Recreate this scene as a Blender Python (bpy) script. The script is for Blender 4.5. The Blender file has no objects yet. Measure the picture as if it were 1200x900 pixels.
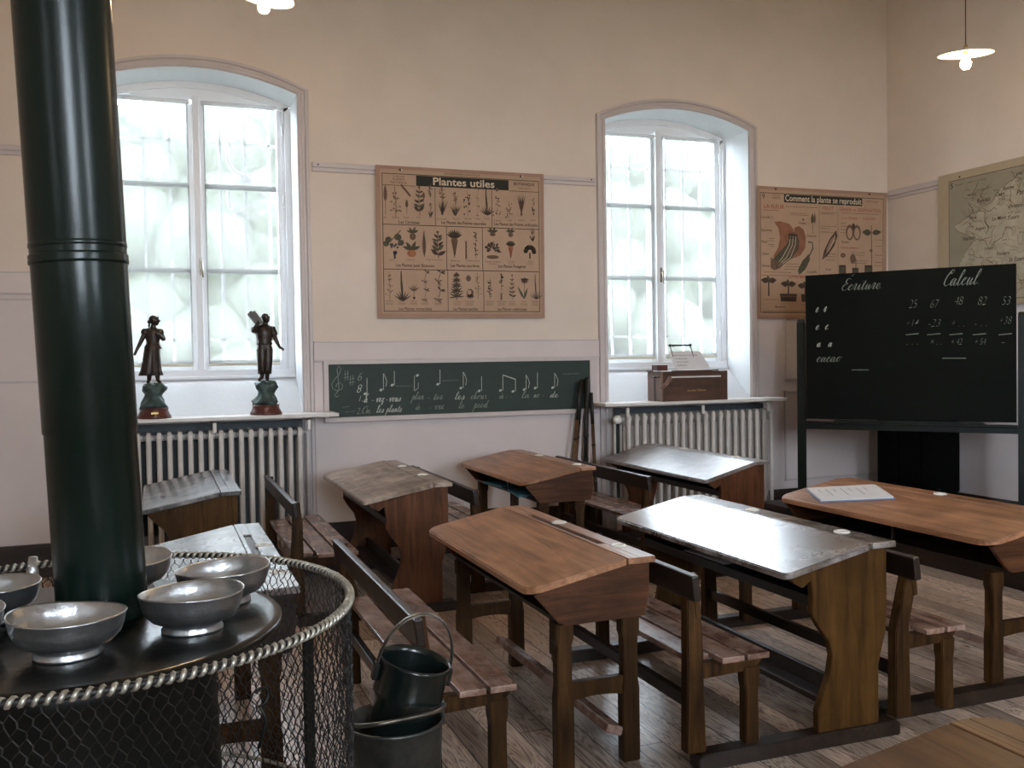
import bpy, bmesh, math, random
from mathutils import Vector, Matrix
import numpy as np
PI = math.pi
S = bpy.context.scene
COL = S.collection

# ------------------------------------------------------------------ camera
FPX = 1120.0; CAM_H = 1.55
yaw, pit, rol = math.radians(20.4), math.radians(1.5), math.radians(-0.9)
cF = Vector((math.sin(yaw)*math.cos(pit), math.cos(yaw)*math.cos(pit), -math.sin(pit)))
_R0 = Vector((math.cos(yaw), -math.sin(yaw), 0)); _U0 = _R0.cross(cF)
cR = math.cos(rol)*_R0 + math.sin(rol)*_U0
cU = -math.sin(rol)*_R0 + math.cos(rol)*_U0
C0 = Vector((0, 0, CAM_H))
cam = bpy.data.cameras.new('camera'); camo = bpy.data.objects.new('camera', cam); COL.objects.link(camo)
camo.matrix_world = Matrix(((cR.x, cU.x, -cF.x, 0), (cR.y, cU.y, -cF.y, 0), (cR.z, cU.z, -cF.z, CAM_H), (0, 0, 0, 1)))
cam.sensor_fit = 'HORIZONTAL'; cam.sensor_width = 36; cam.lens = FPX/1200*36; cam.clip_start = 0.05
S.camera = camo

def ray(px, py): return cF + cR*((px-600)/FPX) - cU*((py-450)/FPX)
def on_y(px, py, Y): d = ray(px, py); return C0 + d*(Y/d.y)
def on_x(px, py, X): d = ray(px, py); return C0 + d*(X/d.x)

# ------------------------------------------------------------------ materials
def srgb(r, g, b):
    f = lambda c: c/12.92 if c <= 0.04045 else ((c+0.055)/1.055)**2.4
    return (f(r/255), f(g/255), f(b/255), 1)
def newmat(name):
    m = bpy.data.materials.new(name); m.use_nodes = True
    nt = m.node_tree; b = nt.nodes['Principled BSDF']
    return m, nt, b
def link(nt, a, b): nt.links.new(a, b)
def node(nt, t, **kw):
    n = nt.nodes.new(t)
    for k, v in kw.items():
        if k in n.inputs: n.inputs[k].default_value = v
        else: setattr(n, k, v)
    return n
def plain(name, col, rough=0.5, metal=0.0, var=0.12, scale=8.0, bump=0.0, spec=0.5, coat=0.0, emis=None, estr=0):
    m, nt, b = newmat(name)
    b.inputs['Roughness'].default_value = rough; b.inputs['Metallic'].default_value = metal
    b.inputs['Specular IOR Level'].default_value = spec; b.inputs['Coat Weight'].default_value = coat
    tc = node(nt, 'ShaderNodeTexCoord'); no = node(nt, 'ShaderNodeTexNoise', Scale=scale, Detail=5.0, Roughness=0.6)
    link(nt, tc.outputs['Object'], no.inputs['Vector'])
    r = node(nt, 'ShaderNodeValToRGB')
    r.color_ramp.elements[0].position = 0.3; r.color_ramp.elements[1].position = 0.7
    r.color_ramp.elements[0].color = tuple(c*(1-var) for c in col[:3])+(1,)
    r.color_ramp.elements[1].color = tuple(min(1, c*(1+var)) for c in col[:3])+(1,)
    link(nt, no.outputs['Fac'], r.inputs['Fac']); link(nt, r.outputs['Color'], b.inputs['Base Color'])
    if bump:
        bp = node(nt, 'ShaderNodeBump', Strength=bump, Distance=0.01)
        n2 = node(nt, 'ShaderNodeTexNoise', Scale=scale*6, Detail=4.0)
        link(nt, tc.outputs['Object'], n2.inputs['Vector'])
        link(nt, n2.outputs['Fac'], bp.inputs['Height']); link(nt, bp.outputs['Normal'], b.inputs['Normal'])
    if emis:
        b.inputs['Emission Color'].default_value = emis; b.inputs['Emission Strength'].default_value = estr
    return m
def wood(name, dark, mid, light, rough=0.35, scale=1.0, axis='Y', spec=0.5, wear=None, rvar=0.15, bump=0.15, coat=0.0):
    """grain runs along axis; wear = a paler worn colour in large patches"""
    m, nt, b = newmat(name)
    tc = node(nt, 'ShaderNodeTexCoord'); mp = node(nt, 'ShaderNodeMapping')
    oi = node(nt, 'ShaderNodeObjectInfo'); add = node(nt, 'ShaderNodeVectorMath', operation='MULTIPLY_ADD')
    cb = node(nt, 'ShaderNodeCombineXYZ')
    for i in range(3): link(nt, oi.outputs['Random'], cb.inputs[i])
    link(nt, cb.outputs[0], add.inputs[0]); add.inputs[1].default_value = (13.0, 7.0, 5.0)
    link(nt, tc.outputs['Object'], add.inputs[2])
    sc = {'X': (1.2, 14, 14), 'Y': (14, 1.2, 14), 'Z': (14, 14, 1.2)}[axis]
    mp.inputs['Scale'].default_value = tuple(s*scale for s in sc)
    link(nt, add.outputs[0], mp.inputs['Vector'])
    n1 = node(nt, 'ShaderNodeTexNoise', Scale=1.6, Detail=8.0, Roughness=0.65, Distortion=0.8)
    link(nt, mp.outputs[0], n1.inputs['Vector'])
    r = node(nt, 'ShaderNodeValToRGB'); e = r.color_ramp.elements
    e[0].position = 0.30; e[0].color = dark; e[1].position = 0.72; e[1].color = light
    k = e.new(0.52); k.color = mid
    link(nt, n1.outputs['Fac'], r.inputs['Fac'])
    n2 = node(nt, 'ShaderNodeTexNoise', Scale=3.2, Detail=5.0, Roughness=0.6)
    link(nt, add.outputs[0], n2.inputs['Vector'])
    mx = node(nt, 'ShaderNodeMix', data_type='RGBA'); mx.blend_type = 'MULTIPLY'
    r2 = node(nt, 'ShaderNodeValToRGB'); r2.color_ramp.elements[0].position = .32; r2.color_ramp.elements[0].color = (.45, .42, .4, 1)
    r2.color_ramp.elements[1].position = .62; r2.color_ramp.elements[1].color = (1, 1, 1, 1)
    link(nt, n2.outputs['Fac'], r2.inputs['Fac'])
    mx.inputs['Factor'].default_value = 0.75
    link(nt, r.outputs['Color'], mx.inputs['A']); link(nt, r2.outputs['Color'], mx.inputs['B'])
    out = mx.outputs['Result']
    if wear:
        n3 = node(nt, 'ShaderNodeTexNoise', Scale=5.0, Detail=7.0, Roughness=0.7)
        link(nt, add.outputs[0], n3.inputs['Vector'])
        r3 = node(nt, 'ShaderNodeValToRGB'); r3.color_ramp.elements[0].position = .46; r3.color_ramp.elements[1].position = .66
        link(nt, n3.outputs['Fac'], r3.inputs['Fac'])
        m2 = node(nt, 'ShaderNodeMix', data_type='RGBA'); m2.inputs['B'].default_value = wear
        link(nt, r3.outputs['Color'], m2.inputs['Factor']); link(nt, out, m2.inputs['A']); out = m2.outputs['Result']
    link(nt, out, b.inputs['Base Color'])
    mr = node(nt, 'ShaderNodeMapRange'); mr.inputs['To Min'].default_value = rough-rvar; mr.inputs['To Max'].default_value = rough+rvar
    link(nt, n2.outputs['Fac'], mr.inputs['Value']); link(nt, mr.outputs[0], b.inputs['Roughness'])
    b.inputs['Specular IOR Level'].default_value = spec; b.inputs['Coat Weight'].default_value = coat; b.inputs['Coat Roughness'].default_value = .2
    bp = node(nt, 'ShaderNodeBump', Strength=bump, Distance=0.004)
    link(nt, n1.outputs['Fac'], bp.inputs['Height']); link(nt, bp.outputs['Normal'], b.inputs['Normal'])
    return m
def floor_mat():
    m, nt, b = newmat('floorboards')
    tc = node(nt, 'ShaderNodeTexCoord'); sp = node(nt, 'ShaderNodeSeparateXYZ'); link(nt, tc.outputs['Object'], sp.inputs[0])
    def mth(op, a, bb=None, c=None):
        n = node(nt, 'ShaderNodeMath', operation=op)
        for i, v in enumerate((a, bb, c)):
            if v is None: continue
            if isinstance(v, (int, float)): n.inputs[i].default_value = v
            else: link(nt, v, n.inputs[i])
        return n.outputs[0]
    bx = mth('DIVIDE', sp.outputs[0], 0.125); fx = mth('FRACT', bx); ix = mth('FLOOR', bx)
    wn = node(nt, 'ShaderNodeTexWhiteNoise', noise_dimensions='1D'); link(nt, ix, wn.inputs['W'])
    yy = mth('MULTIPLY_ADD', wn.outputs['Value'], 3.0, sp.outputs[1]); by = mth('DIVIDE', yy, 2.4); fy = mth('FRACT', by); iy = mth('FLOOR', by)
    wn2 = node(nt, 'ShaderNodeTexWhiteNoise', noise_dimensions='2D'); cb = node(nt, 'ShaderNodeCombineXYZ'); link(nt, ix, cb.inputs[0]); link(nt, iy, cb.inputs[1]); link(nt, cb.outputs[0], wn2.inputs['Vector'])
    dx = mth('MINIMUM', fx, mth('SUBTRACT', 1.0, fx)); dy = mth('MINIMUM', fy, mth('SUBTRACT', 1.0, fy))
    gx = mth('LESS_THAN', dx, 0.022); gy = mth('LESS_THAN', dy, 0.0015); gap = mth('MAXIMUM', gx, gy)
    # grain
    c2 = node(nt, 'ShaderNodeCombineXYZ')
    link(nt, mth('MULTIPLY_ADD', wn2.outputs['Value'], 9.0, sp.outputs[0]), c2.inputs[0]); link(nt, mth('MULTIPLY_ADD', wn2.outputs['Value'], 31.0, sp.outputs[1]), c2.inputs[1])
    mp = node(nt, 'ShaderNodeMapping'); mp.inputs['Scale'].default_value = (11, 1.0, 1); link(nt, c2.outputs[0], mp.inputs['Vector'])
    n1 = node(nt, 'ShaderNodeTexNoise', Scale=1.3, Detail=3.0, Roughness=.5, Distortion=.6); link(nt, mp.outputs[0], n1.inputs['Vector'])
    wv = mth('FRACT', mth('MULTIPLY', n1.outputs['Fac'], 17.0)); 
    wv2 = mth('ABSOLUTE', mth('SUBTRACT', wv, .5))
    n3 = node(nt, 'ShaderNodeTexNoise', Scale=1.2, Detail=5.0); link(nt, tc.outputs['Object'], n3.inputs['Vector'])
    r = node(nt, 'ShaderNodeValToRGB'); e = r.color_ramp.elements
    e[0].position = 0; e[0].color = (.13, .080, .052, 1); e[1].position = .5; e[1].color = (.52, .39, .30, 1)
    k = e.new(.22); k.color = (.42, .30, .22, 1)
    link(nt, wv2, r.inputs['Fac'])
    hs = node(nt, 'ShaderNodeHueSaturation'); link(nt, r.outputs['Color'], hs.inputs['Color'])
    mr = node(nt, 'ShaderNodeMapRange'); mr.inputs['To Min'].default_value = .65; mr.inputs['To Max'].default_value = 1.35
    link(nt, wn2.outputs['Value'], mr.inputs['Value']); link(nt, mr.outputs[0], hs.inputs['Value'])
    mr2 = node(nt, 'ShaderNodeMapRange'); mr2.inputs['To Min'].default_value = .55; mr2.inputs['To Max'].default_value = 1.25
    link(nt, n3.outputs['Fac'], mr2.inputs['Value']); link(nt, mr2.outputs[0], hs.inputs['Saturation'])
    mx = node(nt, 'ShaderNodeMix', data_type='RGBA'); mx.inputs['B'].default_value = (.004, .003, .002, 1)
    link(nt, gap, mx.inputs['Factor']); link(nt, hs.outputs['Color'], mx.inputs['A']); link(nt, mx.outputs['Result'], b.inputs['Base Color'])
    mr3 = node(nt, 'ShaderNodeMapRange'); mr3.inputs['To Min'].default_value = .16; mr3.inputs['To Max'].default_value = .46
    link(nt, n3.outputs['Fac'], mr3.inputs['Value']); link(nt, mr3.outputs[0], b.inputs['Roughness'])
    h = mth('SUBTRACT', mth('MULTIPLY', wv2, .35), gap); bp = node(nt, 'ShaderNodeBump', Strength=.35, Distance=.003)
    link(nt, h, bp.inputs['Height']); link(nt, bp.outputs['Normal'], b.inputs['Normal'])
    return m
def blind_mat(name, trans, k=1.0, kd=1.0):
    m, nt, b = newmat(name); nt.nodes.remove(b)
    out = nt.nodes['Material Output']
    t = node(nt, 'ShaderNodeBsdfTransparent'); t.inputs['Color'].default_value = (.97*k, .98*k, 1*k, 1)
    tl = node(nt, 'ShaderNodeBsdfTranslucent'); tl.inputs['Color'].default_value = (.93*kd, .93*kd, .88*kd, 1)
    d = node(nt, 'ShaderNodeBsdfDiffuse'); d.inputs['Color'].default_value = (.6, .6, .58, 1)
    a = node(nt, 'ShaderNodeMixShader', Fac=.25); link(nt, tl.outputs[0], a.inputs[1]); link(nt, d.outputs[0], a.inputs[2])
    x = node(nt, 'ShaderNodeMixShader'); x.inputs[0].default_value = 1-trans; link(nt, t.outputs[0], x.inputs[1]); link(nt, a.outputs[0], x.inputs[2])
    link(nt, x.outputs[0], out.inputs['Surface'])
    return m
def glass_mat():
    m, nt, b = newmat('window_glass'); nt.nodes.remove(b); out = nt.nodes['Material Output']
    t = node(nt, 'ShaderNodeBsdfTransparent'); g = node(nt, 'ShaderNodeBsdfGlossy', Roughness=0.02)
    fr = node(nt, 'ShaderNodeFresnel', IOR=1.45); x = node(nt, 'ShaderNodeMixShader')
    link(nt, fr.outputs[0], x.inputs[0]); link(nt, t.outputs[0], x.inputs[1]); link(nt, g.outputs[0], x.inputs[2]); link(nt, x.outputs[0], out.inputs['Surface'])
    return m

M = {}
M['cream'] = plain('cream_wall_paint', (.72, .62, .535, 1), .75, var=.03, scale=3, bump=.08)
M['dado'] = plain('pale_grey_dado_paint', (.67, .59, .575, 1), .55, var=.03, scale=3, bump=.05)
M['trim'] = plain('grey_white_trim_paint', (.56, .50, .49, 1), .45, var=.03, scale=6)
M['reveal'] = plain('white_reveal_plaster', (.60, .615, .63, 1), .6, var=.02, scale=5, bump=.1)
M['white'] = plain('white_window_paint', (.78, .80, .83, 1), .4, var=.02)
M['ceil'] = plain('ceiling_plaster', (.85, .79, .70, 1), .8, var=.02)
M['floor'] = floor_mat()
M['base'] = wood('dark_baseboard_wood', (.012, .006, .003, 1), (.03, .014, .006, 1), (.05, .024, .01, 1), .45, axis='X')
M['podium'] = wood('podium_wood', (.02, .01, .005, 1), (.05, .025, .013, 1), (.08, .04, .02, 1), .45, axis='Y')
M['rad'] = plain('radiator_paint', (.62, .59, .56, 1), .4, var=.08, scale=9)
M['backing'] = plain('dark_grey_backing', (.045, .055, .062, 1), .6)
M['shelf'] = plain('shelf_paint', (.72, .70, .67, 1), .35, var=.03)
M['blind'] = blind_mat('roller_blind_fabric', .50, .42, .09)
M['blindrear'] = blind_mat('rear_blind_fabric', .75, 1.0)
M['glass'] = glass_mat()
M['hem'] = plain('blind_hem', (.62, .60, .50, 1), .6)
M['steel'] = plain('handle_metal', (.25, .22, .18, 1), .35, .9)
M['green'] = plain('green_chalkboard', (.011, .028, .021, 1), .6, var=.18, scale=5)
M['black'] = plain('black_board_paint', (.004, .0055, .0045, 1), .7, var=.15, scale=4, spec=.12)
M['easel'] = plain('dark_green_easel_paint', (.006, .0095, .0075, 1), .45, var=.2, scale=8, spec=.3)
M['chalk'] = plain('chalk', (.50, .52, .47, 1), .9, var=.3, scale=60)
M['chalkdim'] = plain('faint_chalk', (.24, .27, .23, 1), .9, var=.4, scale=60)
M['paper'] = plain('old_poster_paper', (.43, .285, .19, 1), .7, var=.06, scale=5)
M['paperedge'] = plain('poster_border_paper', (.36, .215, .15, 1), .7, var=.08, scale=6)
M['ink'] = plain('poster_ink', (.060, .035, .022, 1), .8, var=.1)
M['ink2'] = plain('poster_ink_brown', (.15, .085, .05, 1), .8, var=.2, scale=30)
M['leafink'] = plain('poster_leaf_green', (.075, .065, .035, 1), .8, var=.3, scale=40)
M['grapeink'] = plain('poster_grey_ink', (.06, .058, .06, 1), .8, var=.3, scale=50)
M['orangeink'] = plain('poster_orange_ink', (.34, .13, .055, 1), .8, var=.2, scale=30)
M['redink'] = plain('poster_red_ink', (.30, .055, .03, 1), .8)
M['petalink'] = plain('poster_petal_ink', (.24, .10, .055, 1), .8, var=.25, scale=14)
M['titlebg'] = plain('poster_title_band', (.022, .020, .014, 1), .8)
M['titlefg'] = plain('poster_title_letters', (.60, .50, .36, 1), .8)
M['mapsea'] = plain('map_sea', (.27, .235, .165, 1), .7, var=.08, scale=5)
M['mapland'] = plain('map_land', (.37, .32, .23, 1), .7, var=.15, scale=8)
M['mapgreen'] = plain('map_lowland', (.32, .285, .195, 1), .7, var=.15, scale=10)
M['mapborder'] = plain('map_border', (.40, .31, .205, 1), .7, var=.05)
M['iron'] = plain('black_stove_iron', (.004, .005, .0045, 1), .40, .0, var=.3, scale=10, bump=.05, spec=.35)
M['plate'] = plain('stove_top_iron', (.007, .007, .006, 1), .24, .0, var=.6, scale=9, bump=.10, spec=.5)
M['pipe'] = plain('dark_green_enamel_pipe', (.0035, .0100, .0072, 1), .27, .0, var=.15, scale=5, bump=.03, spec=.34)
M['wire'] = plain('chicken_wire', (.018, .016, .014, 1), .5, .3, var=.5, scale=40)
M['galv'] = plain('galvanised_wire', (.46, .44, .38, 1), .4, .7, var=.3, scale=30)
M['alu'] = plain('aluminium_bowl', (.52, .535, .55, 1), .31, .95, var=.2, scale=11, bump=.18)
M['zinc'] = plain('zinc_bucket', (.09, .095, .09, 1), .42, .8, var=.55, scale=9, bump=.1)
M['enamel'] = plain('black_enamel_scuttle', (.006, .010, .009, 1), .22, .0, var=.2, spec=.6)
M['strap'] = plain('worn_metal_strap', (.17, .16, .14, 1), .35, .9, var=.4, scale=20)
M['bronze'] = plain('dark_bronze', (.040, .030, .024, 1), .38, .55, var=.4, scale=25)
M['verdi'] = plain('green_patina_rock', (.045, .075, .070, 1), .45, .3, var=.5, scale=22, bump=.4)
M['plinth'] = plain('red_brown_plinth', (.085, .022, .016, 1), .3, var=.25, scale=12)
M['brass'] = plain('brass_plate', (.6, .42, .15, 1), .3, .9)
M['porcelain'] = plain('white_porcelain', (.80, .78, .72, 1), .2)
M['sheet'] = plain('white_paper', (.72, .72, .74, 1), .7, var=.04)
M['bluebind'] = plain('blue_grey_cover', (.20, .25, .38, 1), .5)
M['teal'] = plain('teal_cover', (.05, .20, .24, 1), .45)
M['boxw'] = wood('harmonium_case_wood', (.05, .022, .012, 1), (.10, .045, .026, 1), (.15, .07, .042, 1), .35, axis='X', scale=.8)
M['boxend'] = wood('harmonium_end_wood', (.16, .09, .06, 1), (.25, .15, .11, 1), (.33, .21, .16, 1), .4, axis='Z')
M['shade'] = plain('white_enamel_shade', (.85, .80, .70, 1), .3)
M['bulb'] = plain('lit_bulb', (1, .8, .6, 1), .3, emis=(1, .70, .40, 1), estr=430)
M['cord'] = plain('lamp_cord', (.06, .04, .03, 1), .6)
M['stick'] = wood('cane_wood', (.05, .025, .012, 1), (.12, .06, .03, 1), (.20, .11, .055, 1), .4, axis='Z', scale=2)
M['stickdark'] = plain('dark_stick_end', (.010, .008, .007, 1), .5)
M['grass'] = plain('lawn', (.11, .12, .09, 1), .9, var=.3, scale=2)
M['hedge'] = plain('hedge_leaves', (.095, .105, .080, 1), .9, var=.35, scale=3)
M['ironwhite'] = plain('white_garden_iron', (.75, .75, .75, 1), .5)
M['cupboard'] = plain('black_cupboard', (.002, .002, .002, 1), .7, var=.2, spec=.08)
# desk woods
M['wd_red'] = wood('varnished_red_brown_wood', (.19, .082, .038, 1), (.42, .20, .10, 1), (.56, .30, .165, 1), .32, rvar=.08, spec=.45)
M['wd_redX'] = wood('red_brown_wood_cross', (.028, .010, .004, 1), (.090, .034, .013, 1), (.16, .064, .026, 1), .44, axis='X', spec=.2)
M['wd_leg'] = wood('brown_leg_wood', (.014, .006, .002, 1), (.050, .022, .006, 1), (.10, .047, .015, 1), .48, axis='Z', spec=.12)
M['wd_bench'] = wood('worn_bench_wood', (.09, .045, .030, 1), (.25, .14, .10, 1), (.37, .23, .175, 1), .25, rvar=.08, wear=(.36, .25, .205, 1))
M['wd_dark'] = wood('dark_old_wood', (.007, .004, .002, 1), (.022, .011, .006, 1), (.045, .023, .012, 1), .36, spec=.4)
M['wd_panel'] = wood('golden_brown_panel_wood', (.030, .012, .002, 1), (.068, .030, .006, 1), (.100, .048, .011, 1), .48, axis='Z', spec=.12)
M['wd_panelr'] = wood('red_brown_panel_wood', (.05, .017, .006, 1), (.12, .044, .017, 1), (.17, .068, .028, 1), .45, axis='Z', spec=.15)
M['wd_grey'] = wood('grey_worn_lid_wood', (.040, .026, .018, 1), (.10, .072, .054, 1), (.15, .115, .09, 1), .27, rvar=.06, wear=(.30, .27, .26, 1), coat=.85, spec=.8, bump=.05)
M['wd_satin'] = wood('satin_worn_lid_wood', (.050, .034, .026, 1), (.13, .10, .085, 1), (.20, .165, .145, 1), .38, rvar=.06, wear=(.34, .31, .30, 1), coat=1.0, spec=1.0, bump=.05)
M['wd_satin'].node_tree.nodes['Principled BSDF'].inputs['Coat Roughness'].default_value = .34
M['wd_scuffed'] = wood('scuffed_lid_wood', (.09, .055, .03, 1), (.26, .17, .11, 1), (.40, .29, .20, 1), .32, rvar=.08, wear=(.48, .39, .31, 1), spec=.6)
M['wd_ink'] = wood('ink_stained_lid_wood', (.012, .010, .010, 1), (.045, .034, .028, 1), (.085, .066, .054, 1), .30, rvar=.08, wear=(.24, .21, .20, 1), coat=1.0, spec=.8, bump=.12)
M['wd_gold'] = wood('golden_lid_wood', (.05, .022, .008, 1), (.13, .060, .024, 1), (.20, .10, .045, 1), .36, rvar=.1, spec=.4)
M['groove'] = plain('dark_groove', (.012, .008, .006, 1), .5)
M['shelfdark'] = plain('black_shelf_paint', (.008, .007, .006, 1), .4)

# ------------------------------------------------------------------ mesh builder
class MB:
    def __init__(s): s.v = []; s.f = []; s.mi = []; s.mats = []; s.sm = []; s.T = Matrix.Identity(4)
    def m(s, mat):
        if mat not in s.mats: s.mats.append(mat)
        return s.mats.index(mat)
    def add(s, vs, fs, mat, smooth=False):
        o = len(s.v); T = s.T
        s.v += [tuple(T @ Vector(v)) for v in vs]; k = s.m(mat)
        for f in fs: s.f.append(tuple(i+o for i in f)); s.mi.append(k); s.sm.append(smooth)
    def box(s, x0, x1, y0, y1, z0, z1, mat, bev=0.0):
        if x0 > x1: x0, x1 = x1, x0
        if y0 > y1: y0, y1 = y1, y0
        if z0 > z1: z0, z1 = z1, z0
        b = min(bev, (x1-x0)*.45, (y1-y0)*.45, (z1-z0)*.45)
        if b <= 0:
            vs = [(x, y, z) for z in (z0, z1) for y in (y0, y1) for x in (x0, x1)]
            s.add(vs, [(0, 2, 3, 1), (4, 5, 7, 6), (0, 1, 5, 4), (2, 6, 7, 3), (0, 4, 6, 2), (1, 3, 7, 5)], mat); return
        bm = bmesh.new()
        bmesh.ops.create_cube(bm, size=1)
        for v in bm.verts: v.co = Vector(((x0+x1)/2+v.co.x*(x1-x0), (y0+y1)/2+v.co.y*(y1-y0), (z0+z1)/2+v.co.z*(z1-z0)))
        bmesh.ops.bevel(bm, geom=list(bm.edges), offset=b, segments=2, affect='EDGES', profile=.6)
        s.bm(bm, mat)
    def bm(s, bm, mat, smooth=False):
        bm.verts.ensure_lookup_table(); bm.verts.index_update()
        s.add([v.co[:] for v in bm.verts], [tuple(v.index for v in f.verts) for f in bm.faces], mat, smooth); bm.free()
    def obox(s, a, b, w, h, mat, up=(0, 0, 1), bev=.003):
        """bar from a to b, width w (sideways) and height h (along up)"""
        a, b = Vector(a), Vector(b); d = (b-a); L = d.length; d.normalize()
        sd = d.cross(Vector(up)).normalized(); u = sd.cross(d)
        keep = s.T; s.T = keep @ Matrix(((d.x, sd.x, u.x, a.x), (d.y, sd.y, u.y, a.y), (d.z, sd.z, u.z, a.z), (0, 0, 0, 1)))
        s.box(0, L, -w/2, w/2, -h/2, h/2, mat, bev); s.T = keep
    def prism(s, poly, axis, a, b, mat, bev=0.0, smooth=False):
        """poly in the two other axes (x,z for axis 'y'; y,z for 'x'; x,y for 'z'), from a to b"""
        P = {'y': lambda p, t: (p[0], t, p[1]), 'x': lambda p, t: (t, p[0], p[1]), 'z': lambda p, t: (p[0], p[1], t)}[axis]
        n = len(poly)
        if bev:
            bm = bmesh.new(); va = [bm.verts.new(P(p, a)) for p in poly]; vb = [bm.verts.new(P(p, b)) for p in poly]
            bm.faces.new(va[::-1]); bm.faces.new(vb)
            for i in range(n): bm.faces.new((va[i], va[(i+1) % n], vb[(i+1) % n], vb[i]))
            bmesh.ops.recalc_face_normals(bm, faces=bm.faces)
            eg = [e for e in bm.edges if len(e.link_faces) == 2 and e.calc_face_angle() > .5]
            bmesh.ops.bevel(bm, geom=eg, offset=bev, segments=2, affect='EDGES')
            s.bm(bm, mat); return
        vs = [P(p, a) for p in poly]+[P(p, b) for p in poly]
        fs = [tuple(range(n))[::-1], tuple(range(n, 2*n))]+[(i, (i+1) % n, n+(i+1) % n, n+i) for i in range(n)]
        s.add(vs, fs, mat, smooth)
    def tube(s, pts, r, mat, n=8, closed=False, cap=True, flat=None):
        pts = [Vector(p) for p in pts]; N = len(pts); rs = r if isinstance(r, (list, tuple)) else [r]*N
        vs = []; up = None
        for i, p in enumerate(pts):
            a = pts[(i-1) % N] if (closed or i > 0) else p; b = pts[(i+1) % N] if (closed or i < N-1) else p
            d = (b-a)
            if d.length < 1e-9: d = Vector((0, 0, 1))
            d.normalize()
            if up is None: up = Vector((0, 0, 1)) if abs(d.z) < .9 else Vector((1, 0, 0))
            sd = d.cross(up)
            if sd.length < 1e-6: sd = d.cross(Vector((0, 1, .1)))
            sd.normalize(); u2 = sd.cross(d).normalized(); up = u2
            for k in range(n):
                t = 2*PI*k/n; fx = flat if flat else 1
                vs.append(p+sd*math.cos(t)*rs[i]+u2*math.sin(t)*rs[i]*fx)
        fs = []
        for i in range(N if closed else N-1):
            for k in range(n):
                fs.append((i*n+k, i*n+(k+1) % n, ((i+1) % N)*n+(k+1) % n, ((i+1) % N)*n+k))
        if cap and not closed: fs += [tuple(range(n))[::-1], tuple((N-1)*n+k for k in range(n))]
        s.add(vs, fs, mat, n > 4)
    def lathe(s, prof, mat, n=48, c=(0, 0, 0), warp=None, smooth=True):
        vs = []; fs = []; m = len(prof)
        for k in range(n):
            t = 2*PI*k/n
            for (r, z) in prof:
                x, y = r*math.cos(t), r*math.sin(t)
                if warp: x, y, z = warp(x, y, z, t)
                vs.append((c[0]+x, c[1]+y, c[2]+z))
        for k in range(n):
            k2 = (k+1) % n
            for i in range(m-1): fs.append((k*m+i, k2*m+i, k2*m+i+1, k*m+i+1))
        s.add(vs, fs, mat, smooth)
    def ball(s, c, r, mat, sx=1, sy=1, sz=1, sub=2):
        bm = bmesh.new(); bmesh.ops.create_icosphere(bm, subdivisions=sub, radius=r)
        for v in bm.verts: v.co = Vector((c[0]+v.co.x*sx, c[1]+v.co.y*sy, c[2]+v.co.z*sz))
        s.bm(bm, mat, True)
    def build(s, name, parent=None, label=None):
        me = bpy.data.meshes.new(name); me.from_pydata(s.v, [], s.f)
        for m in s.mats: me.materials.append(m)
        me.polygons.foreach_set('material_index', s.mi); me.polygons.foreach_set('use_smooth', s.sm)
        bm = bmesh.new(); bm.from_mesh(me); bmesh.ops.recalc_face_normals(bm, faces=bm.faces); bm.to_mesh(me); bm.free()
        me.update()
        o = bpy.data.objects.new(name, me); COL.objects.link(o)
        if parent: o.parent = parent
        if label: o['label'] = label
        return o
_textcache = {}
def text_verts(body, size, shear=0.0, off=0.0, align='LEFT', space=1.0):
    c = bpy.data.curves.new('t', 'FONT'); c.body = body; c.size = size; c.shear = shear; c.offset = off; c.align_x = align
    c.resolution_u = 3; c.space_character = space
    o = bpy.data.objects.new('t', c); COL.objects.link(o)
    dg = bpy.context.evaluated_depsgraph_get(); me = bpy.data.meshes.new_from_object(o.evaluated_get(dg))
    vs = [v.co.copy() for v in me.vertices]; fs = [tuple(p.vertices) for p in me.polygons]
    bpy.data.objects.remove(o); bpy.data.curves.remove(c); bpy.data.meshes.remove(me)
    return vs, fs
def put_text(mb, body, fn, size, mat, shear=0.0, off=0.0, align='LEFT', sx=1.0, space=1.0, width=None):
    """fn(u,v) -> point; letters in the u,v plane"""
    vs, fs = text_verts(body, size, shear, off, align, space)
    if not vs: return
    if width:
        w = max(v.x for v in vs)-min(v.x for v in vs); sx = width/max(w, 1e-6)
    mb.add([fn(v.x*sx, v.y) for v in vs], fs, mat)

def tag(o, label, cat, group=None):
    o['label'] = label; o['category'] = cat
    if group: o['group'] = group
    return o
def struct(o): o['kind'] = 'structure'; return o
def empty(name, loc=(0, 0, 0), rz=0.0):
    o = bpy.data.objects.new(name, None); COL.objects.link(o); o.location = loc; o.rotation_euler = (0, 0, rz)
    o.empty_display_size = .05
    return o
def kids(o): return [c for c in bpy.data.objects if c.parent == o]
def dup(root, loc, rz=0.0, label=None):
    r = root.copy(); COL.objects.link(r); r.location = loc; r.rotation_euler = (0, 0, rz)
    if label: r['label'] = label
    for ch in kids(root):
        c = ch.copy(); COL.objects.link(c); c.parent = r
        for g in kids(ch):
            d = g.copy(); COL.objects.link(d); d.parent = c
    return r

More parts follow.
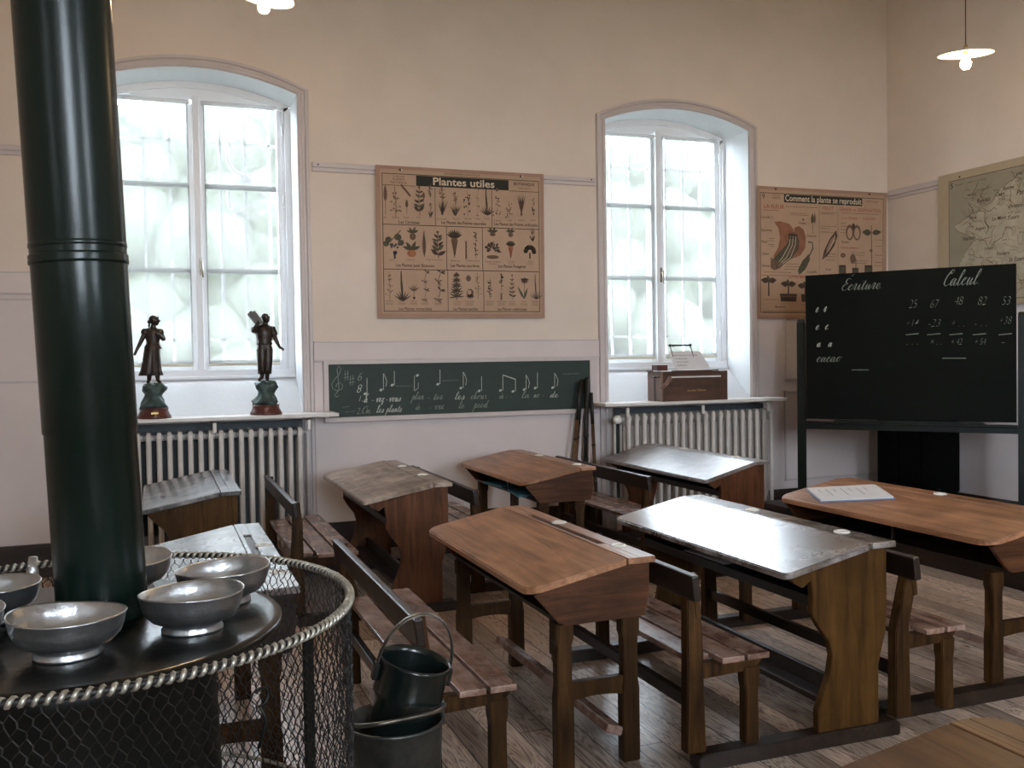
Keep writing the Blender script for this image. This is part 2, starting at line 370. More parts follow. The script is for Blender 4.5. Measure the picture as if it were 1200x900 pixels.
# ------------------------------------------------------------------ room
YB, XR, XL, YF, ZC = 7.8, 7.0, -3.3, -3.3, 5.2
DEP = 0.42                         # depth of the window recess
ZSP, ZAP, ZSILL = 3.69, 3.835, 1.15  # arch spring, arch top, shelf level
HWID = .757
WIN = (.345, 4.585)
def arch_z(u, hw=HWID, sp=ZSP, ap=ZAP):
    """height of the segmental arch over the opening at offset u"""
    r = ap-sp; R = (hw*hw+r*r)/(2*r)
    return sp-(R-r)+math.sqrt(max(R*R-u*u, 0))
def wall_with_windows(name, x0, x1, centres, T, z1=ZC, hw=HWID, dep=DEP):
    mb = MB(); mb.T = T
    N = 16; xs = [x0]
    for c in sorted(centres):
        a, b = c-hw, c+hw
        mb.add([(xs[-1], 0, 0), (a, 0, 0), (a, 0, z1), (xs[-1], 0, z1)], [(0, 1, 2, 3)], M['cream'])
        mb.add([(a, 0, 0), (b, 0, 0), (b, 0, ZSILL), (a, 0, ZSILL)], [(0, 1, 2, 3)], M['dado'])
        us = [-hw+2*hw*i/N for i in range(N+1)]
        for i in range(N):
            u, w = us[i], us[i+1]
            za, zb = arch_z(u, hw), arch_z(w, hw)
            mb.add([(c+u, 0, za), (c+w, 0, zb), (c+w, 0, z1), (c+u, 0, z1)], [(0, 1, 2, 3)], M['cream'])
            mb.add([(c+u, 0, za), (c+w, 0, zb), (c+w, dep, zb), (c+u, dep, za)], [(0, 1, 2, 3)], M['reveal'], True)
        mb.add([(a, 0, ZSILL), (a, dep, ZSILL), (a, dep, ZSP), (a, 0, ZSP)], [(0, 1, 2, 3)], M['reveal'])
        mb.add([(b, 0, ZSILL), (b, dep, ZSILL), (b, dep, ZSP), (b, 0, ZSP)], [(0, 1, 2, 3)], M['reveal'])
        mb.add([(a, 0, ZSILL), (b, 0, ZSILL), (b, dep, 1.455), (a, dep, 1.455)], [(0, 1, 2, 3)], M['reveal'])
        xs.append(b)
    mb.add([(xs[-1], 0, 0), (x1, 0, 0), (x1, 0, z1), (xs[-1], 0, z1)], [(0, 1, 2, 3)], M['cream'])
    return struct(mb.build(name))
TB = Matrix.Translation((0, YB, 0))
TF = Matrix(((1, 0, 0, 0), (0, -1, 0, YF), (0, 0, 1, 0), (0, 0, 0, 1)))
wall_with_windows('wall_back', XL, XR, WIN, TB)
wall_with_windows('wall_front', XL, XR, WIN, TF)
mb = MB(); mb.box(XR, XR+.3, YF-.4, YB+.4, 0, ZC, M['cream']); struct(mb.build('wall_right'))
TL_ = Matrix(((0, -1, 0, XL), (1, 0, 0, 0), (0, 0, 1, 0), (0, 0, 0, 1)))
WINL = (-1.75,)  # unseen side window, added to bring more daylight into the room
wall_with_windows('wall_left', YF, YB, WINL, TL_)
mb = MB(); mb.box(XL-.3, XR+.3, YF-.4, YB+.4, -.12, 0, M['floor']); struct(mb.build('floor'))
mb = MB(); mb.box(XL-.3, XR+.3, YF-.4, YB+.4, ZC, ZC+.2, M['ceil']); struct(mb.build('ceiling'))

def window(name, c, T, blindmat, labels, outside=True):
    """timber casement window with two leaves at the back of the recess, local frame of wall T"""
    W = empty(name); struct(W)
    y0 = DEP; hw = HWID
    mb = MB(); mb.T = T
    def archbar(hw0, hw1, sp0, ap0, sp1, ap1, ya, yb, mat, n=16, zlow=None):
        pts0 = [(-hw0+2*hw0*i/n) for i in range(n+1)]
        o = [(u, arch_z(u, hw0, sp0, ap0)) for u in pts0]
        i_ = [(u*hw1/hw0, arch_z(u*hw1/hw0, hw1, sp1, ap1)) for u in pts0]
        for k in range(n):
            q = [o[k], o[k+1], i_[k+1], i_[k]]
            vs = [(c+p[0], ya, p[1]) for p in q]+[(c+p[0], yb, p[1]) for p in q]
            mb.add(vs, [(0, 1, 2, 3), (4, 5, 6, 7), (0, 1, 5, 4), (3, 2, 6, 7)], mat)
    # fixed frame
    archbar(hw, hw-.055, ZSP, ZAP, ZSP-.05, ZAP-.05, y0-.02, y0+.06, M['white'])
    for sgn in (-1, 1):
        mb.box(c+sgn*hw, c+sgn*(hw-.055), y0-.02, y0+.06, 1.44, ZSP-.01, M['white'])
    mb.box(c-hw, c+hw, y0-.035, y0+.06, 1.44, 1.50, M['white'], .006)
    mb.box(c-hw, c+hw, y0-.06, y0+.0, 1.425, 1.447, M['white'], .005)
    # arched tympanum board above the leaves
    n = 16; us = [-(hw-.055)+2*(hw-.055)*i/n for i in range(n+1)]
    for k in range(n):
        a, b = us[k], us[k+1]; za, zb = arch_z(a, hw-.055, ZSP-.05, ZAP-.05), arch_z(b, hw-.055, ZSP-.05, ZAP-.05)
        mb.add([(c+a, y0+.0, 3.69), (c+b, y0+.0, 3.69), (c+b, y0+.0, max(zb, 3.69)), (c+a, y0+.0, max(za, 3.69))], [(0, 1, 2, 3)], M['white'])
    mb.build('window_frame', W)
    for k, sgn in enumerate((-1, 1)):
        xa, xb = (c+.012, c+hw-.055) if sgn > 0 else (c-hw+.055, c-.012)
        mb = MB(); mb.T = T
        f = .06
        mb.box(xa, xa+f, y0-.01, y0+.04, 1.50, 3.70, M['white'], .004); mb.box(xb-f, xb, y0-.01, y0+.04, 1.50, 3.66, M['white'], .004)
        mb.box(xa+f, xb-f, y0-.005, y0+.04, 1.50, 1.58, M['white'], .004); mb.box(xa+f, xb-f, y0-.005, y0+.04, 3.665, 3.71, M['white'])
        for z in (2.31, 3.0): mb.box(xa+f, xb-f, y0+.0, y0+.035, z-.02, z+.02, M['white'])
        s = mb.build('sash', W)
        mb = MB(); mb.T = T
        mb.add([(xa+f, y0+.018, 1.58), (xb-f, y0+.018, 1.58), (xb-f, y0+.018, 3.67), (xa+f, y0+.018, 3.67)], [(0, 1, 2, 3)], M['glass'])
        mb.build('pane', s)
        mb = MB(); mb.T = T
        hx = (xb-.015) if sgn > 0 else (xa+.015)
        for z in (1.75, 2.9, 3.5): mb.tube([(hx, y0-.018, z-.045), (hx, y0-.018, z+.045)], .009, M['white'], 8); mb.box(hx-.004, hx+.004, y0-.022, y0-.012, z-.03, z-.022, M['steel'])
        mb.build('hinge', s)
    mb = MB(); mb.T = T
    mb.box(c-.028, c+.028, y0-.03, y0-.008, 1.50, 3.72, M['white'], .006)
    mb.build('meeting_rail', W)
    mb = MB(); mb.T = T
    mb.box(c+.018-.012, c+.018+.012, y0-.036, y0-.03, 2.27, 2.41, M['steel'], .003)
    mb.tube([(c+.018, y0-.03, 2.36), (c+.018, y0-.07, 2.36)], .008, M['steel']); mb.tube([(c+.018, y0-.07, 2.38), (c+.022, y0-.072, 2.30), (c+.03, y0-.07, 2.25)], [.008, .009, .006], M['steel'])
    mb.build('handle', W)
    # roller blinds, one on each leaf
    for k, (xa, xb) in enumerate(((c-hw+.115, c-.045), (c+.045, c+hw-.115))):
        B = empty('roller_blind', T @ Vector(((xa+xb)/2, y0-.05, 1.53))); TT = Matrix.Translation(-B.location) @ T
        mb = MB(); mb.T = TT; mb.add([(xa+.015, y0-.045, 1.545), (xb-.015, y0-.045, 1.545), (xb-.015, y0-.045, 3.655), (xa+.015, y0-.045, 3.655)], [(0, 1, 2, 3)], blindmat); mb.build('blind_fabric', B)
        mb = MB(); mb.T = TT; mb.tube([(xa, y0-.042, 3.665), (xb, y0-.042, 3.665)], .016, M['white'], 10); mb.build('roller', B)
        mb = MB(); mb.T = TT; mb.box(xa+.012, xb-.012, y0-.05, y0-.04, 1.53, 1.553, M['hem'], .003); mb.build('hem_bar', B)
        if k == 1:
            mb = MB(); mb.T = TT; x = xb+.03
            mb.tube([(x, y0-.06, 3.64), (x, y0-.06, 1.95), (x+.012, y0-.06, 1.90), (x+.03, y0-.06, 1.95), (x+.03, y0-.06, 3.64)], .0022, M['white'], 5); mb.build('bead_chain', B)
        tag(B, labels[k], 'blind')
    return W
LB = ['white roller blind on left leaf of the window with the two statuettes', 'white roller blind behind the statuette carrying a load, right leaf',
      'white roller blind on left leaf of the window with the wooden box', 'white roller blind directly above the wooden box, right leaf']
window('window_1', WIN[0], TB, M['blind'], LB[0:2])
window('window_2', WIN[1], TB, M['blind'], LB[2:4])
LF = ['white roller blind on a window of the wall facing the chalkboards, first leaf', 'white roller blind on a window of the wall facing the chalkboards, second leaf',
      'white roller blind on the far rear window, first leaf', 'white roller blind on the far rear window, second leaf']
window('window_3', WIN[0], TF, M['blindrear'], LF[0:2])
window('window_4', WIN[1], TF, M['blindrear'], LF[2:4])

window('window_5', WINL[0], TL_, M['blindrear'], ['white roller blind on a side window behind the stove, first leaf', 'white roller blind on a side window behind the stove, second leaf'])  # out of view, added as an extra daylight opening

def casing(name, c, T):
    """moulded casing around the opening: stepped profile swept up, over the arch and down"""
    mb = MB(); mb.T = T
    prof = [(0.0, 0.012), (.012, .020), (.03, .020), (.036, .012), (.055, .012), (.062, .026), (.085, .026), (.092, 0.0)]
    path = []
    N = 20
    def off(d):
        hw = HWID+d; pts = [(-hw, 0.0), (-hw, ZSP+d*.45)]
        for i in range(1, N): u = -hw+2*hw*i/N; pts.append((u, arch_z(u, hw, ZSP+d*.45, ZAP+d)))
        pts += [(hw, ZSP+d*.45), (hw, 0.0)]
        return pts
    rings = [[(c+x, -t, z) for x, z in off(d)] for d, t in prof]
    n = len(rings[0])
    vs = [p for r in rings for p in r]; fs = []
    for j in range(len(rings)-1):
        for i in range(n-1): fs.append((j*n+i, j*n+i+1, (j+1)*n+i+1, (j+1)*n+i))
    mb.add(vs, fs, M['trim'])
    return struct(mb.build(name))
casing('trim_1', WIN[0], TB); casing('trim_2', WIN[1], TB); casing('trim_3', WIN[0], TF); casing('trim_4', WIN[1], TF); casing('trim_13', WINL[0], TL_)

# dado panelling
k = 5
def dado(x0, x1, ztop, name):
    mb = MB()
    mb.box(x0, x1, YB-.010, YB-.0005, 0, ztop-.15, M['dado'])
    mb.box(x0, x1, YB-.022, YB-.0005, ztop-.15, ztop, M['dado'], .004)
    mb.box(x0, x1, YB-.028, YB-.0005, ztop-.162, ztop-.145, M['trim'], .004)
    mb.box(x0, x1, YB-.026, YB-.0005, ztop-.008, ztop+.004, M['trim'], .003)
    return mb
OX = HWID+.092
mb = dado(WIN[0]+OX, WIN[1]-OX, 1.712, 'd'); struct(mb.build('trim_5'))
mb = dado(XL, WIN[0]-OX, 2.24, 'd'); mb.box(XL, WIN[0]-OX, YB-.018, YB-.009, 1.43, 1.445, M['trim'], .003); mb.box(XL, WIN[0]-OX, YB-.016, YB-.009, 2.035, 2.05, M['trim'], .003); struct(mb.build('trim_6'))
mb = dado(WIN[1]+OX, XR, 2.24, 'd')
for (x0, x1, z0, z1) in ((5.72, 6.9, 1.29, 2.2), (5.72, 6.9, .32, 1.2)):
    for (a, b, c_, d_) in ((x0, x1, z1-.022, z1), (x0, x1, z0, z0+.022), (x0, x0+.022, z0, z1), (x1-.022, x1, z0, z1)):
        mb.box(a, b, YB-.024, YB-.009, c_, d_, M['trim'], .005)
struct(mb.build('trim_7'))
mb = MB()
mb.box(XR-.010, XR-.0005, YF, YB-.03, 0, 2.09, M['dado']); mb.box(XR-.022, XR-.0005, YF, YB-.03, 2.09, 2.24, M['dado'], .004)
struct(mb.build('trim_8'))
def pic_rail(a, b, along, name, z0=3.085, z1=3.158):
    mb = MB()
    if along == 'x':
        mb.box(a, b, YB-.020, YB-.0005, z0, z1, M['trim'], .003); mb.box(a, b, YB-.036, YB-.0005, z0+.03, z1-.004, M['trim'], .007)
        for x in (a+.045, b-.045): mb.tube([(x, YB-.034, z0+.05), (x, YB-.043, z0+.05)], .006, M['stickdark'], 8)
    else:
        mb.box(XR-.020, XR-.0005, a, b, z0, z1, M['trim'], .003); mb.box(XR-.036, XR-.0005, a, b, z0+.03, z1-.004, M['trim'], .007)
    struct(mb.build(name))
pic_rail(WIN[0]+OX+.018, WIN[1]-OX-.018, 'x', 'trim_9'); pic_rail(XL, WIN[0]-OX-.02, 'x', 'trim_10'); pic_rail(WIN[1]+OX+.02, XR-.04, 'x', 'trim_11'); pic_rail(YF, YB-.04, 'y', 'trim_12', 3.10, 3.19)
for nm, (x0, x1) in (('baseboard_back', (WIN[0]+OX, WIN[1]-OX)), ('baseboard_backleft', (XL, WIN[0]-OX)), ('baseboard_backright', (WIN[1]+OX, XR-.03))):
    mb = MB(); mb.box(x0, x1, YB-.035, YB-.0005, 0, .225, M['base'], .004); mb.box(x0, x1, YB-.03, YB-.0005, .222, .243, M['base'], .006); struct(mb.build(nm))
mb = MB(); mb.box(XR-.035, XR-.0005, YF, YB-.035, 0, .243, M['base'], .004); struct(mb.build('baseboard_right'))
# podium
mb = MB()
mb.box(5.18, XR-.04, 1.2, 7.46, .165, .20, M['podium'], .004); mb.box(5.21, XR-.04, 1.24, 7.45, 0, .166, M['wd_dark'])
tag(mb.build('podium'), 'low brown wooden teacher platform under the tall black chalkboard', 'platform')

# ------------------------------------------------------------------ radiators and shelves
def rad_section():
    mb = MB(); m = M['rad']
    for y in (-.075, 0, .075):
        pts = [(0, y, .10), (0, y, .16), (0, y, 1.0), (0, y, 1.03)]
        mb.tube(pts, [.015, .0205, .0205, .017] if y < -.05 else [.012, .0165, .0165, .014], m, 10)
    # top and bottom webs, rounded
    for z, h in ((.995, .05), (.17, .05)):
        poly = []
        for i in range(9): t = PI*i/8-PI/2; poly.append((.075+.020*math.cos(t), z+h*math.sin(t)))
        for i in range(9): t = PI*i/8+PI/2; poly.append((-.075+.020*math.cos(t), z+h*math.sin(t)))
        mb.prism(poly, 'x', -.015, .015, m, .004)
    # hub joining neighbours
    mb.tube([(-.037, 0, 1.0), (.037, 0, 1.0)], .024, m, 10); mb.tube([(-.037, 0, .17), (.037, 0, .17)], .024, m, 10)
    return mb
def radiator(x0, n, sp, y, label, knob):
    R = empty('radiator', (x0, y, 0))
    s0 = rad_section().build('section', R); s0.location = (0, 0, 0)
    for i in range(1, n):
        c = s0.copy(); COL.objects.link(c); c.location = (i*sp, 0, 0)
    for side in (0, 1):
        mb = MB(); x = sp*(.5 if side == 0 else n-1.5)
        mb.box(x-.012, x+.012, -.08, .08, 0, .115, M['rad'], .004); mb.build('foot', R)
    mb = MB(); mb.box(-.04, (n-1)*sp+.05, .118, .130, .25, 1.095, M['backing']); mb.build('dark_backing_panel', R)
    if knob:
        mb = MB(); mb.tube([(-.02, 0, .985), (-.10, 0, .985)], .014, M['rad'], 10); mb.tube([(-.10, 0, 1.02), (-.10, 0, .0)], .011, M['rad'], 10); fp = mb.build('feed_pipe', R)
        mb = MB(); mb.T = Matrix.Translation((-.10, -.02, 1.0)) @ Matrix.Rotation(PI/2, 4, 'X')
        mb.lathe([(0, 0), (.022, 0), (.036, .01), (.040, .03), (.036, .05), (.02, .062), (0, .064)], M['porcelain'], 20); mb.build('valve_knob', fp)
    else:
        mb = MB(); x = (n-1)*sp; mb.tube([(x+.02, 0, 1.0), (x+.07, 0, 1.0), (x+.07, 0, .9), (x+.07, 0, 0)], .012, M['rad'], 10); mb.build('feed_pipe', R)
    return tag(R, label, 'radiator')
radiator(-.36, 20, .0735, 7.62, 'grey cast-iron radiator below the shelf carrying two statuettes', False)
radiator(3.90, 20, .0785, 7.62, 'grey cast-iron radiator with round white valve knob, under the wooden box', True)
def shelf(x0, x1, label, bx):
    R = empty('window_shelf', ((x0+x1)/2, 7.6, 1.12)); o = R.location
    mb = MB(); mb.T = Matrix.Translation(-o); mb.box(x0, x1, 7.46, YB-.03, 1.122, 1.15, M['shelf'], .006); mb.build('board', R)
    for x in bx:
        mb = MB(); mb.T = Matrix.Translation(-o)
        mb.box(x-.013, x+.013, 7.475, 7.495, 1.03, 1.123, M['shelf'], .003); mb.box(x-.013, x+.013, 7.475, YB-.03, 1.10, 1.1225, M['shelf'], .003); mb.build('bracket', R)
    tag(R, label, 'shelf')
shelf(-.52, 1.33, 'long white shelf over the left radiator, holding the statuettes', (-.35, .40, 1.10))
shelf(3.635, 5.52, 'long white shelf over the right radiator, holding the wooden box', (3.86, 4.62, 5.32))

# ------------------------------------------------------------------ lamps
def lamp(loc, label, tilt):
    R = empty('pendant_lamp', loc)
    mb = MB(); mb.lathe([(.0, .012), (.03, .010), (.05, -.004), (.12, -.014), (.172, -.026), (.176, -.030), (.170, -.031), (.12, -.019), (.05, -.009), (.028, -.006), (0, -.006)], M['shade'], 40); s = mb.build('shade', R); s.rotation_euler = tilt
    mb = MB(); mb.tube([(0, 0, .03), (0, 0, .0), (0, 0, -.035)], [.012, .018, .017], M['brass'], 14); mb.build('socket', R)
    mb = MB(); mb.lathe([(0, -.035), (.014, -.037), (.016, -.05), (.026, -.068), (.033, -.088), (.031, -.108), (.019, -.124), (0, -.129)], M['bulb'], 24); mb.build('bulb', R)
    mb = MB(); mb.tube([(0, 0, .03), (0, 0, ZC-loc[2]-.02)], .0035, M['cord'], 6); mb.build('cord', R)
    mb = MB(); mb.lathe([(0, ZC-loc[2]-.03), (.035, ZC-loc[2]-.025), (.05, ZC-loc[2]-.001)], M['porcelain'], 20); mb.build('ceiling_rose', R)
    tag(R, label, 'lamp')
lamp((5.1, 4.95, 3.56), 'hanging lamp with flat white shade and lit bulb, over the tall blackboard side', (.10, -.06, 0))
lamp((.6, 5.42, 3.592), 'hanging lamp whose lit bulb shows at the top edge above the left window', (.04, .20, 0))

# ------------------------------------------------------------------ long green chalkboard with music
CB = empty('wall_chalkboard', (2.45, YB-.03, 1.08)); o = CB.location
TI = Matrix.Translation(-o)
yb = YB-.012
mb = MB(); mb.T = TI
x0, x1, z0, z1 = 1.306, 3.635, 1.098, 1.527
mb.box(x0, x1, yb-.012, yb, z0, z1, M['green']); cbb = mb.build('board', CB)
mb = MB(); mb.T = TI
mb.box(x0-.040, x0, yb-.024, yb, z0-.045, z1+.036, M['trim'], .004); mb.box(x1, x1+.07, yb-.024, yb, z0-.045, z1+.036, M['trim'], .004)
mb.box(x0-.04, x1+.07, yb-.026, yb, z1, z1+.036, M['trim'], .004); mb.box(x0-.04, x1+.07, yb-.05, yb, z0-.04, z0, M['trim'], .005)
mb.build('frame', CB)
yc = yb-.0135
CUR = {'s': [(0, 0), (.45, .95), (.6, .55), (.5, .12), (.2, .05), (.45, 0), (.8, .25)], 'a': [(0, .1), (.6, .85), (.25, .9), (.05, .4), (.3, 0), (.6, .5), (.65, .9), (.6, .2), (.8, 0), (1, .3)],
 'v': [(0, .6), (.2, 1), (.3, .3), (.45, 0), (.75, .9), (.7, 1), (1, .85)], 'e': [(0, .2), (.5, .6), (.4, 1), (.1, .7), (.15, .15), (.45, 0), (.8, .35)], 'z': [(0, .8), (.5, 1), (.1, .1), (.5, .1), (.3, -.7), (.1, -.5), (.8, .2)],
 'o': [(.1, .3), (.4, 1), (.05, .5), (.35, 0), (.65, .5), (.4, .95), (.9, .85)], 'u': [(0, .5), (.2, 1), (.15, .2), (.35, 0), (.65, .95), (.6, .2), (.75, 0), (1, .35)], 'p': [(0, .3), (.3, 1.2), (.1, -1.1), (.3, .5), (.6, .95), (.7, .4), (.4, 0), (.9, .2)],
 'l': [(0, .2), (.5, 1.6), (.4, 2.1), (.2, 1.5), (.2, .2), (.4, 0), (.7, .35)], 'n': [(0, .5), (.15, 1), (.1, 0), (.4, .9), (.55, .9), (.5, .2), (.7, 0), (.95, .35)], 't': [(0, .3), (.35, 1.7), (.2, .2), (.4, 0), (.7, .35)], 'r': [(0, .3), (.25, 1.1), (.5, .95), (.4, .2), (.55, 0), (.85, .35)],
 'c': [(0, .2), (.5, .9), (.3, 1), (.05, .5), (.3, 0), (.75, .3)], 'h': [(0, .2), (.4, 1.8), (.3, 2.1), (.1, 0), (.4, .9), (.55, .8), (.5, .15), (.7, 0), (.95, .35)], 'x': [(0, .9), (.3, .9), (.4, .1), (.7, .1)], 'm': [(0, .5), (.12, 1), (.1, 0), (.35, .9), (.45, .9), (.42, 0), (.7, .9), (.8, .85), (.78, .15), (.95, 0), (1.2, .35)],
 'd': [(0, .1), (.55, .85), (.25, .9), (.05, .4), (.3, 0), (.6, .6), (.75, 1.9), (.6, .2), (.8, 0), (1, .3)], 'i': [(0, .3), (.25, 1), (.2, .2), (.4, 0), (.65, .35)], 'g': [(0, .1), (.55, .85), (.2, .9), (.05, .4), (.3, .1), (.6, .8), (.5, -.9), (.2, -1), (.9, .3)], 'y': [(0, .6), (.2, 1), (.2, .2), (.55, .9), (.45, -.9), (.15, -1), (.9, .3)],
 'E': [(.95, 1.9), (.75, 2.15), (.35, 2.0), (.3, 1.45), (.7, 1.2), (.25, 1.05), (0, .5), (.3, 0), (.8, .1), (1.1, .4)], 'C': [(.2, 1.5), (.35, 1.9), (.6, 1.6), (.9, 2.1), (.5, 2.1), (.1, 1.2), (.1, .3), (.5, 0), (1.0, .3)], 'S': [(0, .1), (.5, 1.2), (.8, 2.0), (.5, 2.1), (.3, 1.5), (.7, .8), (.6, .1), (.2, .1)], 'O': [(.6, 2), (.1, 1.4), (.1, .4), (.5, 0), (.9, .7), (.8, 1.7), (.5, 2.0), (1.0, 1.9)]}
def cursive_strokes(body):
    out = []; x = 0
    for ch in body:
        if ch in CUR:
            P = CUR[ch]; pts = []
            for i in range(len(P)-1):
                p0 = P[max(i-1, 0)]; p1 = P[i]; p2 = P[i+1]; p3 = P[min(i+2, len(P)-1)]
                for k in range(4):
                    t = k/4; f = [.5*(2*p1[q]+(p2[q]-p0[q])*t+(2*p0[q]-5*p1[q]+4*p2[q]-p3[q])*t*t+(3*p1[q]-p0[q]-3*p2[q]+p3[q])*t**3) for q in (0, 1)]; pts.append((f[0]+x, f[1]))
            pts.append((P[-1][0]+x, P[-1][1])); out.append(pts)
            if ch == 'i': out.append([(x+.45, 1.45), (x+.5, 1.55)])
            if ch == 't': out.append([(x+.0, 1.15), (x+.55, 1.2)])
            x += P[-1][0]
        elif ch == '-': out.append([(x+.4, .45), (x+1.0, .45)]); x += 1.5
        elif ch == '.': out.append([(x+.2, 0), (x+.32, .05)]); x += .5
        elif ch == "'": out.append([(x-.3, 2.5), (x+.1, 2.9)])
        elif ch == '`': out.append([(x-.75, 1.6), (x-.5, 1.35)])
        elif ch == ' ': x += .7
    return out, x
def put_cursive(mb, body, fn, width, xh, mat, thick=.006, thin=.0022, shear=.35):
    st, w = cursive_strokes(body); k = width/max(w, .1)
    for pts in st:
        P = [Vector(((x*k+shear*y*xh), y*xh)) for x, y in pts]; vs = []
        for i, p in enumerate(P):
            d = P[min(i+1, len(P)-1)]-P[max(i-1, 0)]; down = max(0, -d.y)/(d.length+1e-9); ww = (thin+(thick-thin)*down)/2
            n = Vector((-d.y, d.x)).normalized()*ww if d.length > 1e-9 else Vector((0, ww)); vs += [fn(p.x+n.x, p.y+n.y), fn(p.x-n.x, p.y-n.y)]
        mb.add(vs, [(2*i, 2*i+1, 2*i+3, 2*i+2) for i in range(len(P)-1)], mat)
def chalk_stroke(mb, pts, w, mat, y=yc):
    pts = [Vector(p) for p in pts]
    vs = []
    for i, p in enumerate(pts):
        d = pts[min(i+1, len(pts)-1)]-pts[max(i-1, 0)]
        n = Vector((-d.y, d.x)).normalized()*w/2 if d.length > 1e-9 else Vector((0, w/2))
        ww = 1.0
        vs += [(p.x+n.x*ww, y, p.y+n.y*ww), (p.x-n.x*ww, y, p.y-n.y*ww)]
    mb.add(vs, [(2*i, 2*i+1, 2*i+3, 2*i+2) for i in range(len(pts)-1)], mat)
def cbp(cx, cy):      # crop pixel (1200x318 view of 370..710 x 410..500) -> board plane
    p = on_y(370+cx*340/1200, 410+cy*90/318, yc); return (p.x, p.z)
mb = MB(); mb.T = TI
def S_(pts, w=.006, mat=None): chalk_stroke(mb, [cbp(*p) for p in pts], w, mat or M['chalk'])
def blob(cx, cy, rx=.014, rz=.010, rot=.5):
    c = cbp(cx, cy); P = []
    for i in range(12):
        t = 2*PI*i/12; a, b = rx*math.cos(t), rz*math.sin(t); P.append((c[0]+a*math.cos(rot)-b*math.sin(rot), yc, c[1]+a*math.sin(rot)+b*math.cos(rot)))
    mb.add(P, [tuple(range(12))], M['chalk'])
# clef
cl = [(96, 190), (84, 196), (78, 186), (88, 178), (96, 160), (92, 110), (88, 80), (96, 66), (104, 78), (98, 100), (78, 122), (66, 142), (70, 160), (88, 170), (108, 162), (112, 146), (100, 136), (86, 142), (84, 154)]
S_(cl, .005, M['chalkdim'])
for dx in (0, 22): # sharps
    yy = 0 if dx == 0 else 20
    S_([(122+dx, 86+yy), (122+dx, 128+yy)], .004, M['chalkdim']); S_([(132+dx, 84+yy), (132+dx, 126+yy)], .004, M['chalkdim'])
    S_([(116+dx, 102+yy), (138+dx, 98+yy)], .004, M['chalkdim']); S_([(116+dx, 116+yy), (138+dx, 112+yy)], .004, M['chalkdim'])
def note(hx, hy, sx, sy, up=True, flag=0):
    blob(hx, hy); S_([(sx, hy), (sx, sy)], .005)
    if flag: S_([(sx, sy), (sx+8, sy+14), (sx+14, sy+32), (sx+10, sy+54)], .005)
note(204, 182, 212, 116); note(270, 166, 280, 98, flag=1); note(316, 146, 325, 88)
blob(420, 106); S_([(408, 108), (408, 170)], .005); S_([(408, 170), (424, 158), (424, 136)], .004)
note(505, 142, 514, 82); note(600, 158, 610, 92, flag=1); note(676, 170, 686, 110)
note(764, 168, 774, 104); note(816, 172, 826, 120); S_([(774, 104), (826, 122)], .008)
note(862, 164, 870, 104, flag=1); note(908, 158, 917, 94); note(980, 156, 988, 96, flag=1)
def cursive(body, cx, cy, wpx, mat, size=.088, off=-.0012):
    p0 = cbp(cx, cy); p1 = cbp(cx+wpx, cy)
    put_text(mb, body, lambda u, v: (p0[0]+u, yc, p0[1]+v), size, mat, .35, off, width=(p1[0]-p0[0]))
def script(body, cx, cy, wpx, mat, xh=.030, th=.0062):
    p0 = cbp(cx, cy); p1 = cbp(cx+wpx, cy)
    put_cursive(mb, body, lambda u, v: (p0[0]+u, yc, p0[1]+v), p1[0]-p0[0], xh, mat, th, .003)
cursive('6', 168, 128, 20, M['chalkdim'], .10); cursive('8', 166, 178, 22, M['chalk'], .10)
cursive('1.', 172, 214, 14, M['chalk'], .07); script('Sa -', 196, 218, 48, M['chalk'], .034, .009); script('vez-vous', 248, 216, 102, M['chalk'], .032, .009)
script('plan', 396, 206, 50, M['chalkdim']); script('-', 456, 206, 20, M['chalkdim']); script('ter', 486, 206, 38, M['chalkdim'])
script('les', 574, 206, 40, M['chalk'], .032); script('choux', 640, 204, 66, M['chalkdim'])
script('a`', 758, 202, 20, M['chalkdim']); script('--', 780, 202, 34, M['chalkdim']); script('la', 850, 200, 34, M['chalkdim']); script('mo -', 900, 198, 50, M['chalkdim'], .028); script('de', 968, 197, 34, M['chalk'], .028)
cursive('2.', 168, 266, 18, M['chalkdim'], .075); script('On', 190, 264, 36, M['chalkdim']); script('les plante', 250, 260, 106, M['chalk'], .030); script('a`', 412, 248, 20, M['chalkdim']); script('-', 462, 248, 20, M['chalkdim']); script('vec', 490, 246, 40, M['chalkdim'])
script('le', 590, 242, 24, M['chalkdim']); script('pied', 652, 240, 58, M['chalkdim'], .032)
for (a, b) in (((330, 150), (400, 150)), ((520, 128), (590, 126)), ((1020, 100), (1090, 98)), ((110, 238), (140, 234)), ((120, 258), (160, 254))): S_([a, b], .0025, M['chalkdim'])
mb.build('chalk_writing', cbb)
tag(CB, 'long low green chalkboard with music notes and song lyrics, in the wall between windows', 'chalkboard')

# ------------------------------------------------------------------ tall black chalkboard on its stand
bl = Vector((5.30, 6.90, 0)); brr = Vector((6.30, 5.625, 0)); bd = (brr-bl); BL = bd.length; bdn = bd.normalized()
nrm = Vector((-bdn.y, bdn.x, 0)); nrm = nrm if nrm.dot(Vector((0, -1, 0))) > 0 else -nrm
E_ = empty('standing_chalkboard', (bl.x, bl.y, .20), math.atan2(bdn.y, bdn.x))
